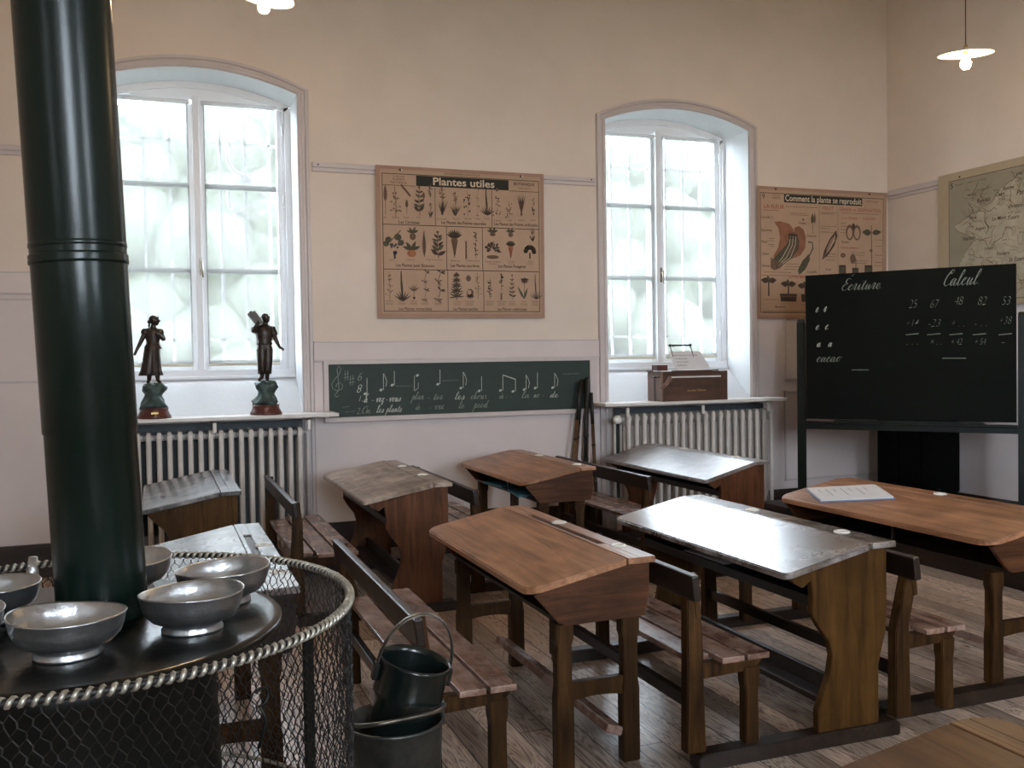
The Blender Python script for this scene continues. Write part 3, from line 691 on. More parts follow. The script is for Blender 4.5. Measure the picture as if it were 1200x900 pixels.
# local: x along board, y away from viewer (normal = -y)
zb0, zb1 = .99-.2, 2.232-.2
TB2 = Matrix.Rotation(0, 4, 'X')
mb = MB(); mb.box(0, BL, -.012, .012, zb0, zb1, M['black'], .003); ebb = mb.build('board', E_)
for side in (0, 1):
    x = -.075 if side == 0 else BL+.012
    mb = MB()
    mb.prism([(-.03, 0), (.03, 0), (.03, 1.60), (.0, 1.66), (-.03, 1.62)], 'x', x, x+.065, M['easel'], .006)
    p = mb.build('upright', E_)
    mb = MB(); mb.prism([(-.36, 0), (.36, 0), (.36, .05), (.05, .12), (-.05, .12), (-.36, .05)], 'x', x-.01, x+.075, M['easel'], .006); mb.build('foot', E_)
mb = MB(); mb.box(-.02, BL+.02, -.022, .022, zb0-.088, zb0-.035, M['easel'], .004); mb.box(-.01, BL+.01, -.07, .0, zb0-.035, zb0-.018, M['easel'], .004)
mb.prism([(-.02, zb0-.03), (BL*.12, zb0-.03), (BL*.15, zb0-.004), (BL*.85, zb0-.004), (BL*.88, zb0-.03), (BL+.02, zb0-.03), (BL+.02, zb0-.085), (-.02, zb0-.085)], 'y', .0, .02, M['easel'])
mb.build('lower_rail', E_)
mb = MB(); mb.box(-.02, BL+.02, -.02, .02, .10, .17, M['easel'], .004); mb.build('stretcher', E_)
mb = MB()
def ebp(cx, cy):      # crop pixel (1105x900 view of 930..1200 x 300..520) -> board local x,z
    d = ray(930+cx*270/1105, 300+cy*220/900); P0 = bl; t = (P0-C0).dot(nrm)/d.dot(nrm); p = C0+d*t
    return ((p-bl).dot(bdn), p.z-.2)
ye = -.0135
def ework(body, cx, cy, wpx, mat, size, off=-.001, shear=.35):
    a = ebp(cx, cy); b = ebp(cx+wpx, cy)
    put_text(mb, body, lambda u, v: (a[0]+u, ye, a[1]+v), size, mat, shear, off, width=b[0]-a[0])
def escript(body, cx, cy, wpx, mat, xh=.045, th=.007):
    a = ebp(cx, cy); b = ebp(cx+wpx, cy)
    put_cursive(mb, body, lambda u, v: (a[0]+u, ye, a[1]+v), b[0]-a[0], xh, mat, th*.7, .0022, .4)
escript("E'criture.", 230, 166, 200, M['chalkdim'], .046, .010); escript('Calcul.', 716, 144, 180, M['chalkdim'], .058, .011)
escript('e  r', 106, 270, 50, M['chalk'], .040, .012); escript('e  c', 106, 354, 60, M['chalk'], .038, .012); escript('a   a', 112, 436, 72, M['chalk'], .036, .012); escript('cacao', 110, 508, 116, M['chalkdim'], .042, .012)
for cx, t in ((552, '25'), (652, '67'), (768, '48'), (880, '82'), (996, '53')): ework(t, cx, 250 if cx < 700 else 236, 42, M['chalkdim'], .10, -.003)
for cx, t in ((536, '+14'), (642, '-23'), (750, '+ . .'), (862, '- . .'), (982, '+38')): ework(t, cx, 340 if cx < 900 else 328, 58, M['chalkdim'], .09, -.003)
for cx, t in ((540, '. . .'), (650, '× . .'), (752, '+ 42'), (866, '+ 54'), (986, '-')): ework(t, cx, 426, 52 if cx < 900 else 16, M['chalkdim'], .075, -.002)
def eline(c0, c1, w=.006, mat=None):
    a, b = ebp(*c0), ebp(*c1); mb.add([(a[0], ye, a[1]-w/2), (b[0], ye, b[1]-w/2), (b[0], ye, b[1]+w/2), (a[0], ye, a[1]+w/2)], [(0, 1, 2, 3)], mat or M['chalkdim'])
for cx in (538, 642, 748, 860, 984): eline((cx, 378), (cx+64, 372))
eline((280, 546), (362, 546)); eline((714, 490), (828, 490))
mb.build('chalk_writing', ebb)
tag(E_, 'tall black chalkboard on dark stand with handwriting and sums, across the room corner', 'chalkboard')
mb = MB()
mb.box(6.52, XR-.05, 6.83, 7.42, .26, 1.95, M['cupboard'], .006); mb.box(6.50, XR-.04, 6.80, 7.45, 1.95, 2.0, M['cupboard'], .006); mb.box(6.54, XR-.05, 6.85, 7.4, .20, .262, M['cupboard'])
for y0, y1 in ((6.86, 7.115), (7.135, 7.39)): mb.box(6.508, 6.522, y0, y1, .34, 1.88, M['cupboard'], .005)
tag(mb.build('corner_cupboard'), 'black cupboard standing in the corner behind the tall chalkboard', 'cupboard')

# ------------------------------------------------------------------ posters
rnd = random.Random(7)
class Sheet:
    """flat printed sheet; f(u,v) gives a point u metres right, v metres up from the sheet's lower-left corner"""
    def __init__(s, mb, fn): s.mb = mb; s.fn = fn
    def poly(s, pts, mat, lift=1): s.mb.add([s.fn(u, v, lift) for u, v in pts], [tuple(range(len(pts)))], mat)
    def rect(s, u0, u1, v0, v1, mat, lift=1): s.poly([(u0, v0), (u1, v0), (u1, v1), (u0, v1)], mat, lift)
    def line(s, a, b, w, mat, lift=2):
        a, b = Vector(a), Vector(b); d = b-a
        if d.length < 1e-6: return
        n = Vector((-d.y, d.x)).normalized()*w/2
        s.poly([a-n, b-n, b+n, a+n], mat, lift)
    def curve(s, pts, w, mat, lift=2):
        pts = [Vector(p) for p in pts]; vs = []
        for i, p in enumerate(pts):
            d = pts[min(i+1, len(pts)-1)]-pts[max(i-1, 0)]; n = Vector((-d.y, d.x)); n = n.normalized()*w/2 if n.length > 1e-9 else Vector((0, w/2))
            vs += [s.fn(p.x+n.x, p.y+n.y, lift), s.fn(p.x-n.x, p.y-n.y, lift)]
        s.mb.add(vs, [(2*i, 2*i+1, 2*i+3, 2*i+2) for i in range(len(pts)-1)], mat)
    def frame(s, u0, u1, v0, v1, w, mat):
        s.rect(u0, u1, v0, v0+w, mat, 2); s.rect(u0, u1, v1-w, v1, mat, 2); s.rect(u0, u0+w, v0, v1, mat, 2); s.rect(u1-w, u1, v0, v1, mat, 2)
    def text(s, body, u, v, size, mat, width=None, align='LEFT', shear=0, off=0, lift=2):
        put_text(s.mb, body, lambda a, b: s.fn(u+a, v+b, lift), size, mat, shear, off, align, width=width)
    def leaf(s, u, v, L, W, ang, mat, lift=3, vein=True):
        pts = []; n = 5
        for i in range(n+1): t = i/n; pts.append((t*L, W/2*math.sin(PI*t**.8)))
        for i in range(n-1, 0, -1): t = i/n; pts.append((t*L, -W/2*math.sin(PI*t**.8)))
        c, sn = math.cos(ang), math.sin(ang)
        s.poly([(u+x*c-y*sn, v+x*sn+y*c) for x, y in pts], mat, lift)
    def oval(s, u, v, a, b, mat, lift=3, ang=0, n=14):
        c, sn = math.cos(ang), math.sin(ang)
        s.poly([(u+a*math.cos(t)*c-b*math.sin(t)*sn, v+a*math.cos(t)*sn+b*math.sin(t)*c) for t in [2*PI*i/n for i in range(n)]], mat, lift)
    # small botanical drawings, each in a box centre u,v size w,h
    def draw(s, kind, u, v, w, h):
        I, I2, G = M['ink'], M['ink2'], M['leafink']; R = rnd.uniform
        b = v-h/2; t = v+h/2
        if kind == 'ear':
            s.line((u, b), (u, v), w*.12, I2); s.leaf(u, v-h*.1, h*.6, w*.75, PI/2, I2)
            for i in range(7): s.line((u-w*.25, v+h*.42*i/7), (u+w*.25, v+h*.42*i/7+h*.03), w*.08, I, 4)
        elif kind == 'earslant':
            s.line((u+w/2, b), (u-w/2, t), w*.22, I2); s.line((u+w/2+.003, b), (u-w/2+.003, t), w*.05, I, 4)
        elif kind == 'spray':
            s.curve([(u, b), (u+w*.04, b+h*.4), (u-w*.05, t)], w*.05, I2)
            for i in range(16):
                a = R(.2, .95); sd = 1 if i % 2 else -1; x = u+sd*R(.1, .5)*w*(1.15-a); y = b+h*a
                s.line((u, y-h*.08), (x, y), w*.025, I2); s.leaf(x, y, w*.16, w*.08, R(-2.4, -.7), I if i % 3 else I2)
        elif kind == 'plant':
            s.curve([(u+w*.05, b), (u-w*.03, v), (u+w*.02, t-h*.05)], w*.06, I2)
            n = 5
            for i in range(n):
                for sd in (-1, 1):
                    y = b+h*(.12+.8*i/n)+R(-.02, .02)*h; L = w*.5*(1.15-.6*i/n); s.leaf(u, y, L, L*.42, PI/2-sd*R(.7, 1.25), G if i % 2 else I)
            s.oval(u, t-h*.04, w*.10, h*.05, I2)
        elif kind == 'herb':
            s.curve([(u, b), (u-w*.06, v), (u+w*.03, t)], w*.04, I2)
            for i in range(18): s.leaf(u+R(-.06, .06)*w, b+h*R(.1, .98), w*R(.18, .42), w*.11, R(.1, 3.0), I if i % 2 else G)
        elif kind == 'dots':
            s.curve([(u, b), (u+w*.08, v), (u-w*.04, t)], w*.03, I2)
            for i in range(15): y = R(0, 1); s.oval(u+R(-.45, .45)*w*(1-.4*y), b+h*y, w*R(.05, .11), w*R(.05, .09), I, 3, R(0, 3), 8)
        elif kind == 'grass':
            for i in range(15): a = R(-.55, .55); L = h*R(.35, .6); s.leaf(u+R(-.08, .08)*w, b, L, w*.07, PI/2+a, I if i % 2 else G)
            s.line((u, b), (u, t), w*.05, I2)
            for i in range(18): s.leaf(u+R(-.1, .1)*w, R(v, t-h*.05), w*.32, w*.07, R(.3, 2.9), I2)
        elif kind == 'bush':
            for i in range(34): a = R(0, PI); L = R(.1, .5); s.leaf(u+math.cos(a)*w*L*.8, v+math.sin(a)*h*L*.8-h*.1, w*.24, w*.12, a+R(-.6, .6), (I, G, I2)[i % 3])
            s.oval(u, b+h*.13, w*.42, h*.10, I2)
        elif kind == 'root' or kind == 'carrot':
            m = M['orangeink'] if kind == 'carrot' else I2
            s.poly([(u-w*.26, v+h*.12), (u, b), (u+w*.26, v+h*.12), (u+w*.15, v+h*.2), (u-w*.15, v+h*.2)], m, 3)
            s.curve([(u-w*.08, v+h*.1), (u-w*.02, b+h*.1)], w*.05, I, 4); s.curve([(u+w*.14, v+h*.1), (u+w*.02, b+h*.1)], w*.04, I, 4)
            for i in range(9): s.leaf(u, v+h*.17, h*.33, w*.16, PI/2+(i-4)*.27, G if i % 2 else I)
        elif kind == 'stickroot':
            s.poly([(u-w*.2, t), (u+w*.2, t), (u+w*.25, b), (u-w*.25, b)], I2)
            for i in range(7): s.line((u-w*.25, b+h*i/7), (u+w*.25, b+h*(i+.5)/7), w*.12, I, 4)
        elif kind == 'fruit' or kind == 'peach':
            for a in (.4, 1.1, 2.2, 2.8): s.leaf(u, v+h*.15, w*.5, w*.18, a, G)
            s.oval(u, v-h*.12, w*.24, h*.27, M['orangeink'] if kind == 'peach' else I2); s.curve([(u-w*.16, v-h*.02), (u-w*.08, v-h*.3)], w*.03, I, 4)
        elif kind == 'grape':
            s.line((u-w*.45, v-h*.1), (u+w*.3, t), w*.05, I2)
            for i in range(26): y = R(0, 1); s.oval(u+R(-.22, .22)*w*y, b+h*.5*y, w*.055, w*.055, M['grapeink'], 3, 0, 8)
            for (a, c, l) in ((-.3, .15, .3), (.15, .25, .34), (.3, .05, .3), (-.42, .0, .28)): s.oval(u+a*w, v+c*h, w*l*.5, h*l*.42, G, 3, R(0, 2), 7)
        elif kind == 'pod':
            s.leaf(u, b, h, w*.9, PI/2+R(-.05, .05), I2); s.line((u, b), (u, t), w*.2, I, 4)
        elif kind == 'cabbage':
            for i in range(22): a = R(-.2, PI+.2); s.oval(u+math.cos(a)*w*.3, v+math.sin(a)*h*.28, w*.17, h*.14, (G, I, I2)[i % 3], 3, a, 8)
            s.line((u, b), (u, v-h*.1), w*.1, I)
        elif kind == 'beetball':
            s.oval(u, v, w*.4, h*.42, I2); s.curve([(u-w*.2, v-h*.2), (u, v-h*.3), (u+w*.2, v-h*.2)], w*.05, I, 4); s.line((u, v+h*.3), (u, t+h*.1), w*.06, I)
        elif kind == 'hemp':
            s.line((u, b), (u, t), w*.05, I)
            for i in range(5):
                y = b+h*(.1+.19*i); 
                for k2 in range(7): s.leaf(u, y, w*.5*(1.1-.15*i), w*.09, PI/2+(k2-3)*.52+.1, I if k2 % 2 else G)
        elif kind == 'leek':
            s.leaf(u, b, h, w*.22, PI/2+.06, G); s.line((u, b), (u-.01, t), w*.07, I, 4)
            for i in range(7): s.leaf(u, b, h*.36, w*.13, PI/2+(i-3)*.33, I)
        elif kind == 'onion':
            s.oval(u, b+h*.1, w*.16, h*.08, I); s.line((u, b), (u, v+h*.1), w*.07, I2)
            for a in (-.9, -.4, 0, .4, .9): s.leaf(u, v, h*.45, w*.13, PI/2+a, I2 if abs(a) < .5 else I)
        elif kind == 'branch':
            pts = [(u-w*.1, b), (u+w*.12, v-h*.15), (u-w*.1, v+h*.15), (u+w*.15, t)]; s.curve(pts, w*.045, I)
            for i, (x, y) in enumerate(pts): 
                for a in (.4, 2.5, -.5): s.leaf(x, y, w*.4, w*.13, a+R(-.3, .3), I if i % 2 else I2)
        elif kind == 'flower':
            s.line((u, b), (u+w*.05, v+h*.2), w*.05, I2)
            for i in range(9): s.leaf(u+w*.05, v+h*.3, w*.4, w*.13, -PI/2+(i-4)*.42, I2 if i % 2 else I)
            s.leaf(u, b, h*.6, w*.2, PI/2+.5, G); s.leaf(u, b, h*.5, w*.2, PI/2-.3, G); s.oval(u+w*.05, v+h*.32, w*.14, w*.1, I)
        elif kind == 'palm':
            for i in range(5): s.leaf(u-w*.1+w*.05*i, b, h, w*.14, PI/2+(i-2)*.13, I if i % 2 else I2)
        elif kind == 'cotton':
            s.oval(u, v, w*.36, h*.38, I2); s.oval(u-w*.08, v+h*.08, w*.2, h*.2, M['paper'], 4)
            for a in (-2.6, -2.1, -1.5, -.9, -.5): s.leaf(u, v-h*.1, w*.5, w*.16, a, I)
def poster_object(name, TL, TR, BR_, BLc, thick, label, cat, edge, inner):
    TL, TR, BR_, BLc = map(Vector, (TL, TR, BR_, BLc))
    W = (TR-TL).length; H = (TL-BLc).length; ux = (TR-TL).normalized(); uy = (TL-BLc).normalized(); nn = ux.cross(uy).normalized()
    if nn.dot(C0-TL) < 0: nn = -nn
    R = bpy.data.objects.new(name, None)
    mb = MB()
    org = BLc.copy()
    fn = lambda u, v, lift=1: ux*u+uy*v+nn*(.0006*lift)
    n = 12; vs = []
    # the sheet bows very slightly
    vs = [fn(W*i/n, H*j, 0) for j in (0, 1) for i in range(n+1)]
    mb.add(vs, [(i, i+1, n+2+i, n+1+i) for i in range(n)], edge)
    b4 = [ux*u+uy*v-nn*thick for u, v in ((0, 0), (W, 0), (W, H), (0, H))]; f4 = [fn(u, v, 0) for u, v in ((0, 0), (W, 0), (W, H), (0, H))]
    mb.add(b4+f4, [(0, 1, 2, 3), (0, 1, 5, 4), (1, 2, 6, 5), (2, 3, 7, 6), (3, 0, 4, 7)], edge)
    return mb, Sheet(mb, fn), W, H, org
# --- poster 1
yp = YB-.048
A = on_y(440, 193, yp); B = on_y(637, 207, yp); Cc = on_y(637, 373, YB-.03); Dd = on_y(444.5, 374, YB-.03)
P1w = B.x-A.x
TL = Vector((A.x, yp, A.z)); TR = Vector((B.x, yp, A.z)); BRp = Vector((B.x, YB-.030, Cc.z)); BLp = Vector((A.x, YB-.030, Cc.z))
mb, sh, W, H, org = poster_object('p', TL, TR, BRp, BLp, .004, '', '', M['paperedge'], M['paper'])
def c1(cx, cy):       # crop pixel (947x900 view of 440..640 x 190..380) -> sheet coordinates
    # bilinear inverse on the sheet's own corners in that crop
    (ax, ay), (bx, by), (dx, dy), (ex, ey) = (0, 14), (933, 78), (933, 868), (21, 871)
    u, v = cx/933, 1-cy/870
    for _ in range(12):
        x = (1-u)*(v*ax+(1-v)*ex)+u*(v*bx+(1-v)*dx); y = (1-u)*(v*ay+(1-v)*ey)+u*(v*by+(1-v)*dy)
        u += (cx-x)/925; v -= (cy-y)/830
    s = u*(1/(1+.045*(1-u)))   # slight foreshortening along the wall
    return s*W, v*H
def R1(x0, y0, x1, y1): a = c1(x0, y0); b = c1(x1, y1); return a[0], b[0], b[1], a[1]
MG = .050
u0, v1_ = c1(28, 50); u1, v0_ = c1(910, 835)
u0, u1, v0_, v1_ = .05, W-.045, .055, H-.062
sh.rect(.036, W-.034, .04, H-.03, M['paper'], 1)
sh.frame(u0, u1, v0_, v1_, .006, M['ink'])
vr1 = c1(300, 355)[1]; vr2 = c1(300, 600)[1]
sh.line((u0, vr1), (u1, vr1), .006, M['ink']); sh.line((u0, vr2), (u1, vr2), .006, M['ink'])
for (cx, a, b) in ((330, v1_-.10, vr1), (642, v1_-.10, vr1), (390, vr1, vr2), (588, vr1, vr2), (394, vr2, v0_), (592, vr2, v0_)):
    u = c1(cx, 400)[0]; sh.line((u, a), (u, b), .005, M['ink'])
sh.rect(u0, c1(218, 90)[0], v1_-.10, v1_-.094, M['ink2'], 2); sh.rect(c1(738, 100)[0], u1, v1_-.10, v1_-.094, M['ink2'], 2)
ta, tb = c1(222, 90)[0], c1(735, 100)[0]
sh.rect(ta, tb, v1_-.094, v1_-.008, M['titlebg'], 2)
sh.text('Plantes utiles', ta+(c1(312, 90)[0]-ta), v1_-.078, .088, M['titlefg'], width=c1(652, 100)[0]-c1(312, 90)[0], off=.0015, lift=3)
sh.text('Enseignement scientifique', W/2, H-.050, .03, M['ink2'], width=None, align='CENTER')
ca = (u0+c1(218, 90)[0])/2; cb_ = (u1+c1(738, 90)[0])/2
sh.text('Collection', ca, v1_-.03, .026, M['ink2'], align='CENTER'); sh.text('SCIENCE', ca, v1_-.056, .026, M['ink'], align='CENTER'); sh.text('NATURELLE', ca, v1_-.082, .026, M['ink'], align='CENTER')
sh.text('BOTANIQUE', cb_, v1_-.045, .034, M['ink'], align='CENTER', off=.0006); sh.text('cours moyen', cb_, v1_-.075, .022, M['ink2'], align='CENTER')
for t, cx, cy, w in (('Les Céréales', 185, 346, 112), ('Les Plantes des Prairies naturelles', 486, 352, 250), ('Les Plantes des Prairies artificielles', 776, 362, 250),
                     ('Les Plantes pour Boissons', 220, 586, 206), ('Les Plantes sucrières', 492, 588, 160), ('Les Plantes Potagères', 752, 592, 158),
                     ('Les Plantes tinctoriales', 222, 828, 178), ('Les Plantes textiles', 494, 828, 138), ('Les Plantes médicinales', 752, 828, 170)):
    p = c1(cx, cy); sh.text(t, p[0], p[1]+.004, .036, M['ink'], width=w/933*W, align='CENTER', off=.0005)
D1 = [('ear', 55, 205, 26, 165), ('spray', 110, 220, 74, 170), ('earslant', 165, 158, 50, 60), ('ear', 172, 248, 22, 84), ('plant', 240, 215, 70, 160), ('ear', 264, 200, 20, 66), ('herb', 300, 165, 46, 80), ('grass', 302, 270, 34, 74),
      ('grass', 366, 215, 60, 165), ('grass', 438, 235, 52, 135), ('dots', 506, 235, 60, 140), ('branch', 562, 228, 24, 150), ('leek', 615, 225, 50, 155),
      ('dots', 670, 250, 50, 110), ('dots', 738, 270, 46, 90), ('palm', 806, 245, 66, 130), ('herb', 874, 260, 40, 110), ('beetball', 670, 160, 18, 26),
      ('grape', 108, 455, 110, 150), ('fruit', 205, 405, 70, 76), ('peach', 200, 500, 104, 74), ('pod', 268, 455, 24, 140), ('plant', 342, 460, 88, 150),
      ('root', 434, 455, 74, 165), ('stickroot', 498, 490, 20, 100), ('herb', 552, 465, 48, 150), ('fruit', 645, 400, 70, 40), ('bush', 645, 490, 84, 110), ('fruit', 745, 402, 60, 50), ('carrot', 745, 490, 60, 110), ('grass', 868, 412, 44, 70), ('cabbage', 852, 500, 80, 84),
      ('spray', 82, 690, 54, 160), ('leek', 152, 690, 56, 165), ('onion', 214, 720, 46, 90), ('branch', 275, 690, 50, 155), ('branch', 350, 690, 70, 155),
      ('hemp', 446, 690, 84, 155), ('beetball', 511, 648, 36, 40), ('cotton', 520, 730, 54, 66), ('spray', 562, 690, 44, 150),
      ('herb', 628, 712, 54, 110), ('herb', 694, 670, 50, 96), ('stickroot', 692, 748, 20, 40), ('plant', 752, 695, 42, 145), ('flower', 818, 695, 66, 140), ('leek', 886, 695, 34, 145)]
for kd, cx, cy, w, h in D1:
    p = c1(cx, cy); sh.draw(kd, p[0], p[1], w/933*W*1.0, h/830*H)
for row, (cy, names) in enumerate(((312, (('Blé', 56), ('Avoine', 112), ('Seigle', 170), ('Maïs', 238), ('Riz', 302))), (322, (('Fromental', 364), ('Paturin', 442), ('Brome', 510), ('Vulpin', 562), ('Fléole', 614))), (332, (('Luzerne', 672), ('Trèfle', 738), ('Sainfoin', 806), ('Vesce', 872))),
                                   (548, (('Vigne', 92), ('Pommier', 195), ('Orge et Houblon', 325))), (554, (('Betterave', 440), ('Canne à sucre', 535))), (560, (('Pomme de terre', 646), ('Carotte', 748), ('Chou', 856))),
                                   (778, (('Garance', 82), ('Gaude', 150), ('Safran', 214), ('Pastel', 274), ('Indigo', 346))), (780, (('Chanvre', 450), ('Cotonnier', 518))), (780, (('Guimauve', 628), ('Quinquina', 694), ('Laurier', 752), ('Pavot', 818), ('Digitale', 878))))):
    for t, cx in names:
        p = c1(cx, cy); sh.text(t, p[0], p[1], .021, M['ink2'], align='CENTER')
        if row >= 5:
            for q in range(2 if row > 5 else 1): sh.line((p[0]-.035, p[1]-.012-.011*q), (p[0]+.03, p[1]-.012-.011*q), .003, M['ink2'])
for u, v in ((c1(135, 38)[0], H-.03), (c1(805, 76)[0], H-.03)): sh.oval(u, v, .012, .010, M['ink']); sh.oval(u+.012, v, .006, .006, M['sheet'], 4)
P = mb.build('wall_poster'); P.location = org; tag(P, 'square botanical poster titled Plantes utiles with rows of plant drawings', 'poster')
# --- poster 2
A = on_y(887, 217.5, yp); B = on_y(1039, 223, yp); Cc = on_y(889, 373.5, yp)
x1p = min(B.x, XR-.03)
TL = Vector((A.x, yp, A.z)); TR = Vector((x1p, yp, A.z)); BRp = Vector((x1p, YB-.034, Cc.z)); BLp = Vector((A.x, YB-.034, Cc.z))
mb, sh, W, H, org = poster_object('p', TL, TR, BRp, BLp, .004, '', '', M['paperedge'], M['paper'])
def c2(cx, cy):       # crop pixel (900x900 view of 880..1050 x 210..380)
    u = (cx-40)/805; top = 42+(70-42)*u; bot = 862-14*u
    return u*W, (1-(cy-top)/(bot-top))*H
sh.rect(.03, W-.03, .03, H-.03, M['paper'], 1); sh.frame(.035, W-.04, .06, H-.06, .006, M['ink'])
a = c2(200, 100); b = c2(686, 140); sh.rect(a[0], b[0], H-.145, H-.068, M['titlebg'], 2)
sh.text('Comment la plante se reproduit', a[0]+.012, H-.13, .082, M['titlefg'], width=b[0]-a[0]-.024, off=.0012, lift=3)
sh.text('9', .055, H-.12, .07, M['ink']); sh.text('Collection', .17, H-.09, .022, M['ink2']); sh.text('SCIENCE', .165, H-.115, .026, M['ink']); sh.text('BOTANIQUE', c2(752, 112)[0], H-.105, .026, M['redink'], align='CENTER')
sh.text('LA FLEUR', c2(80, 175)[0], c2(80, 178)[1], .055, M['redink'], off=.0006); sh.text('FRUIT', c2(435, 175)[0], c2(435, 182)[1], .050, M['redink']); sh.text('GRAINE et GERMINATION', c2(540, 182)[0], c2(540, 186)[1], .050, M['redink'], width=c2(805, 0)[0]-c2(540, 0)[0])
sh.text('à LA GRAINE', c2(556, 230)[0], c2(556, 236)[1], .034, M['redink']); sh.text('à RACINES', c2(692, 230)[0], c2(692, 238)[1], .034, M['redink'])
for cx, cy in ((415, 160), (532, 180)): p = c2(cx, cy); q = c2(cx, 588); sh.line(p, q, .004, M['ink2'])
p = c2(62, 592); q = c2(825, 580); sh.line((.04, p[1]), (W-.045, p[1]), .005, M['redink']); 
for t, cx, cy in (('Corolle C', 62, 240), ('Étamines', 64, 320), ('Pistil', 66, 392), ('Calice', 66, 466), ('Nectar', 66, 540), ('Pollen', 292, 274), ('Étamine', 340, 350), ('Carpelle', 340, 572), ('Graine', 552, 384), ('Fruit', 455, 556), ('Bouture', 146, 792), ('GRAINE GERMANT', 548, 418), ('AUTRES MODES', 228, 608)):
    p = c2(cx, cy); sh.text(t, p[0], p[1], .034 if t != 'GRAINE GERMANT' else .026, M['redink'] if t.isupper() else M['ink'], off=.0003)
for (cx, cy, w) in ((210, 165, 195), (80, 190, 90), (236, 205, 100), (240, 216, 110), (110, 365, 34), (105, 378, 40), (105, 402, 38), (110, 414, 34), (210, 520, 80), (205, 536, 90), (200, 552, 70), (424, 198, 96), (424, 206, 80), (424, 282, 96), (424, 296, 60), (424, 318, 80), (440, 452, 84), (450, 470, 70), (456, 490, 60), (556, 198, 240), (548, 262, 40), (548, 280, 44), (548, 300, 40), (548, 320, 34), (612, 440, 90), (620, 456, 80), (612, 492, 110), (612, 506, 100), (768, 360, 50), (768, 400, 48), (766, 455, 50), (768, 500, 50), (765, 520, 50), (84, 572, 160), (76, 742, 90), (300, 770, 90), (76, 812, 700), (76, 824, 560)):
    p = c2(cx, cy); q = c2(cx+w, cy); sh.line(p, (q[0], p[1]), .0045, M['ink2'])
def P2(pts, mat, lift=3): sh.poly([c2(*p) for p in pts], mat, lift)
P2([(140, 262), (180, 258), (230, 272), (254, 300), (262, 340), (240, 420), (190, 470), (130, 480), (165, 420), (176, 360), (166, 300)], M['petalink'])
P2([(262, 296), (290, 284), (318, 306), (332, 350), (328, 420), (300, 466), (240, 490), (220, 440), (256, 360)], M['petalink'])
P2([(222, 334), (250, 326), (280, 340), (292, 380), (284, 430), (250, 480), (190, 530), (140, 555), (120, 540), (124, 500), (170, 450), (215, 400), (230, 364)], M['leafink'], 4)
P2([(120, 480), (150, 500), (200, 520), (170, 550), (140, 560), (118, 545)], M['ink2'], 5)
for k in range(6): sh.curve([c2(140+k*8, 545-k*3), c2(190+k*12, 480), c2(232+k*9, 400), c2(238+k*8, 350)], .006, M['ink2'] if k % 2 else M['titlefg'], 5)
for k in range(7): sh.oval(*c2(232+(k % 4)*14, 342+(k//4)*18), .012, .012, M['ink'], 6)
sh.leaf(*c2(372, 272), .11, .035, PI/2, M['leafink']); sh.leaf(*c2(386, 270), .11, .03, PI/2, M['ink2']); sh.curve([c2(374, 275), c2(376, 330)], .005, M['ink'])
sh.curve([c2(346, 382), c2(372, 384), c2(376, 420), c2(352, 470)], .014, M['leafink']); P2([(350, 456), (358, 490), (330, 550), (292, 586), (282, 560), (310, 500)], M['leafink'])
sh.oval(*c2(316, 245), .012, .008, M['ink'])
P2([(520, 306), (528, 340), (510, 400), (470, 460), (432, 492), (446, 430), (480, 360)], M['ink'], 3); P2([(514, 330), (512, 370), (484, 420), (452, 462), (462, 420), (490, 362)], M['paper'], 4); sh.curve([c2(512, 330), c2(480, 400), c2(440, 480)], .010, M['ink2'], 5)
for cx in (606, 652): sh.oval(*c2(cx, 318), .048, .078, M['ink2'], 3); sh.oval(*c2(cx, 322), .03, .055, M['paper'], 4)
sh.oval(*c2(629, 280), .02, .03, M['ink'], 5)
sh.line(c2(745, 270), c2(748, 520), .009, M['leafink'])
sh.leaf(*c2(745, 318), .115, .065, PI-.05, M['leafink']); sh.leaf(*c2(750, 318), .115, .055, .12, M['leafink']); sh.oval(*c2(743, 428), .02, .015, M['ink2'], 5)
for (x0, x1, y0, y1) in ((538, 582, 520, 592), (622, 662, 536, 592), (702, 752, 518, 592)): P2([(x0, y0), (x1, y0), (x1, y1), (x0, y1)], M['ink'], 3); P2([(x0+6, y0+14), (x1-6, y0+14), (x1-6, y1-6), (x0+6, y1-6)], M['leafink'], 4)
sh.oval(*c2(564, 460), .03, .022, M['ink'], 3); sh.oval(*c2(564, 460), .02, .013, M['petalink'], 4); sh.oval(*c2(626, 480), .035, .05, M['ink2'], 3); sh.line(c2(646, 480), c2(646, 540), .008, M['leafink'])
for (cx, cy, b) in ((108, 620, 720), (226, 640, 712), (328, 650, 740)):
    sh.line(c2(cx, cy), c2(cx, b), .016, M['ink']); sh.leaf(*c2(cx, cy+6), .09, .055, PI-.1, M['ink']); sh.leaf(*c2(cx, cy+6), .09, .055, .1, M['ink']); sh.leaf(*c2(cx, cy+4), .05, .04, PI/2+.3, M['leafink'])
P2([(174, 704), (278, 704), (272, 752), (180, 752)], M['ink'], 4); P2([(302, 704), (380, 704), (376, 752), (306, 752)], M['ink'], 4); P2([(180, 716), (272, 716), (270, 724), (182, 724)], M['ink2'], 5)
for cx, cy in ((150, 60), (732, 80)): sh.oval(*c2(cx, cy), .012, .011, M['ink'])
P = mb.build('wall_poster'); P.location = org; tag(P, 'botanical poster titled Comment la plante se reproduit, partly behind the tall chalkboard', 'poster')
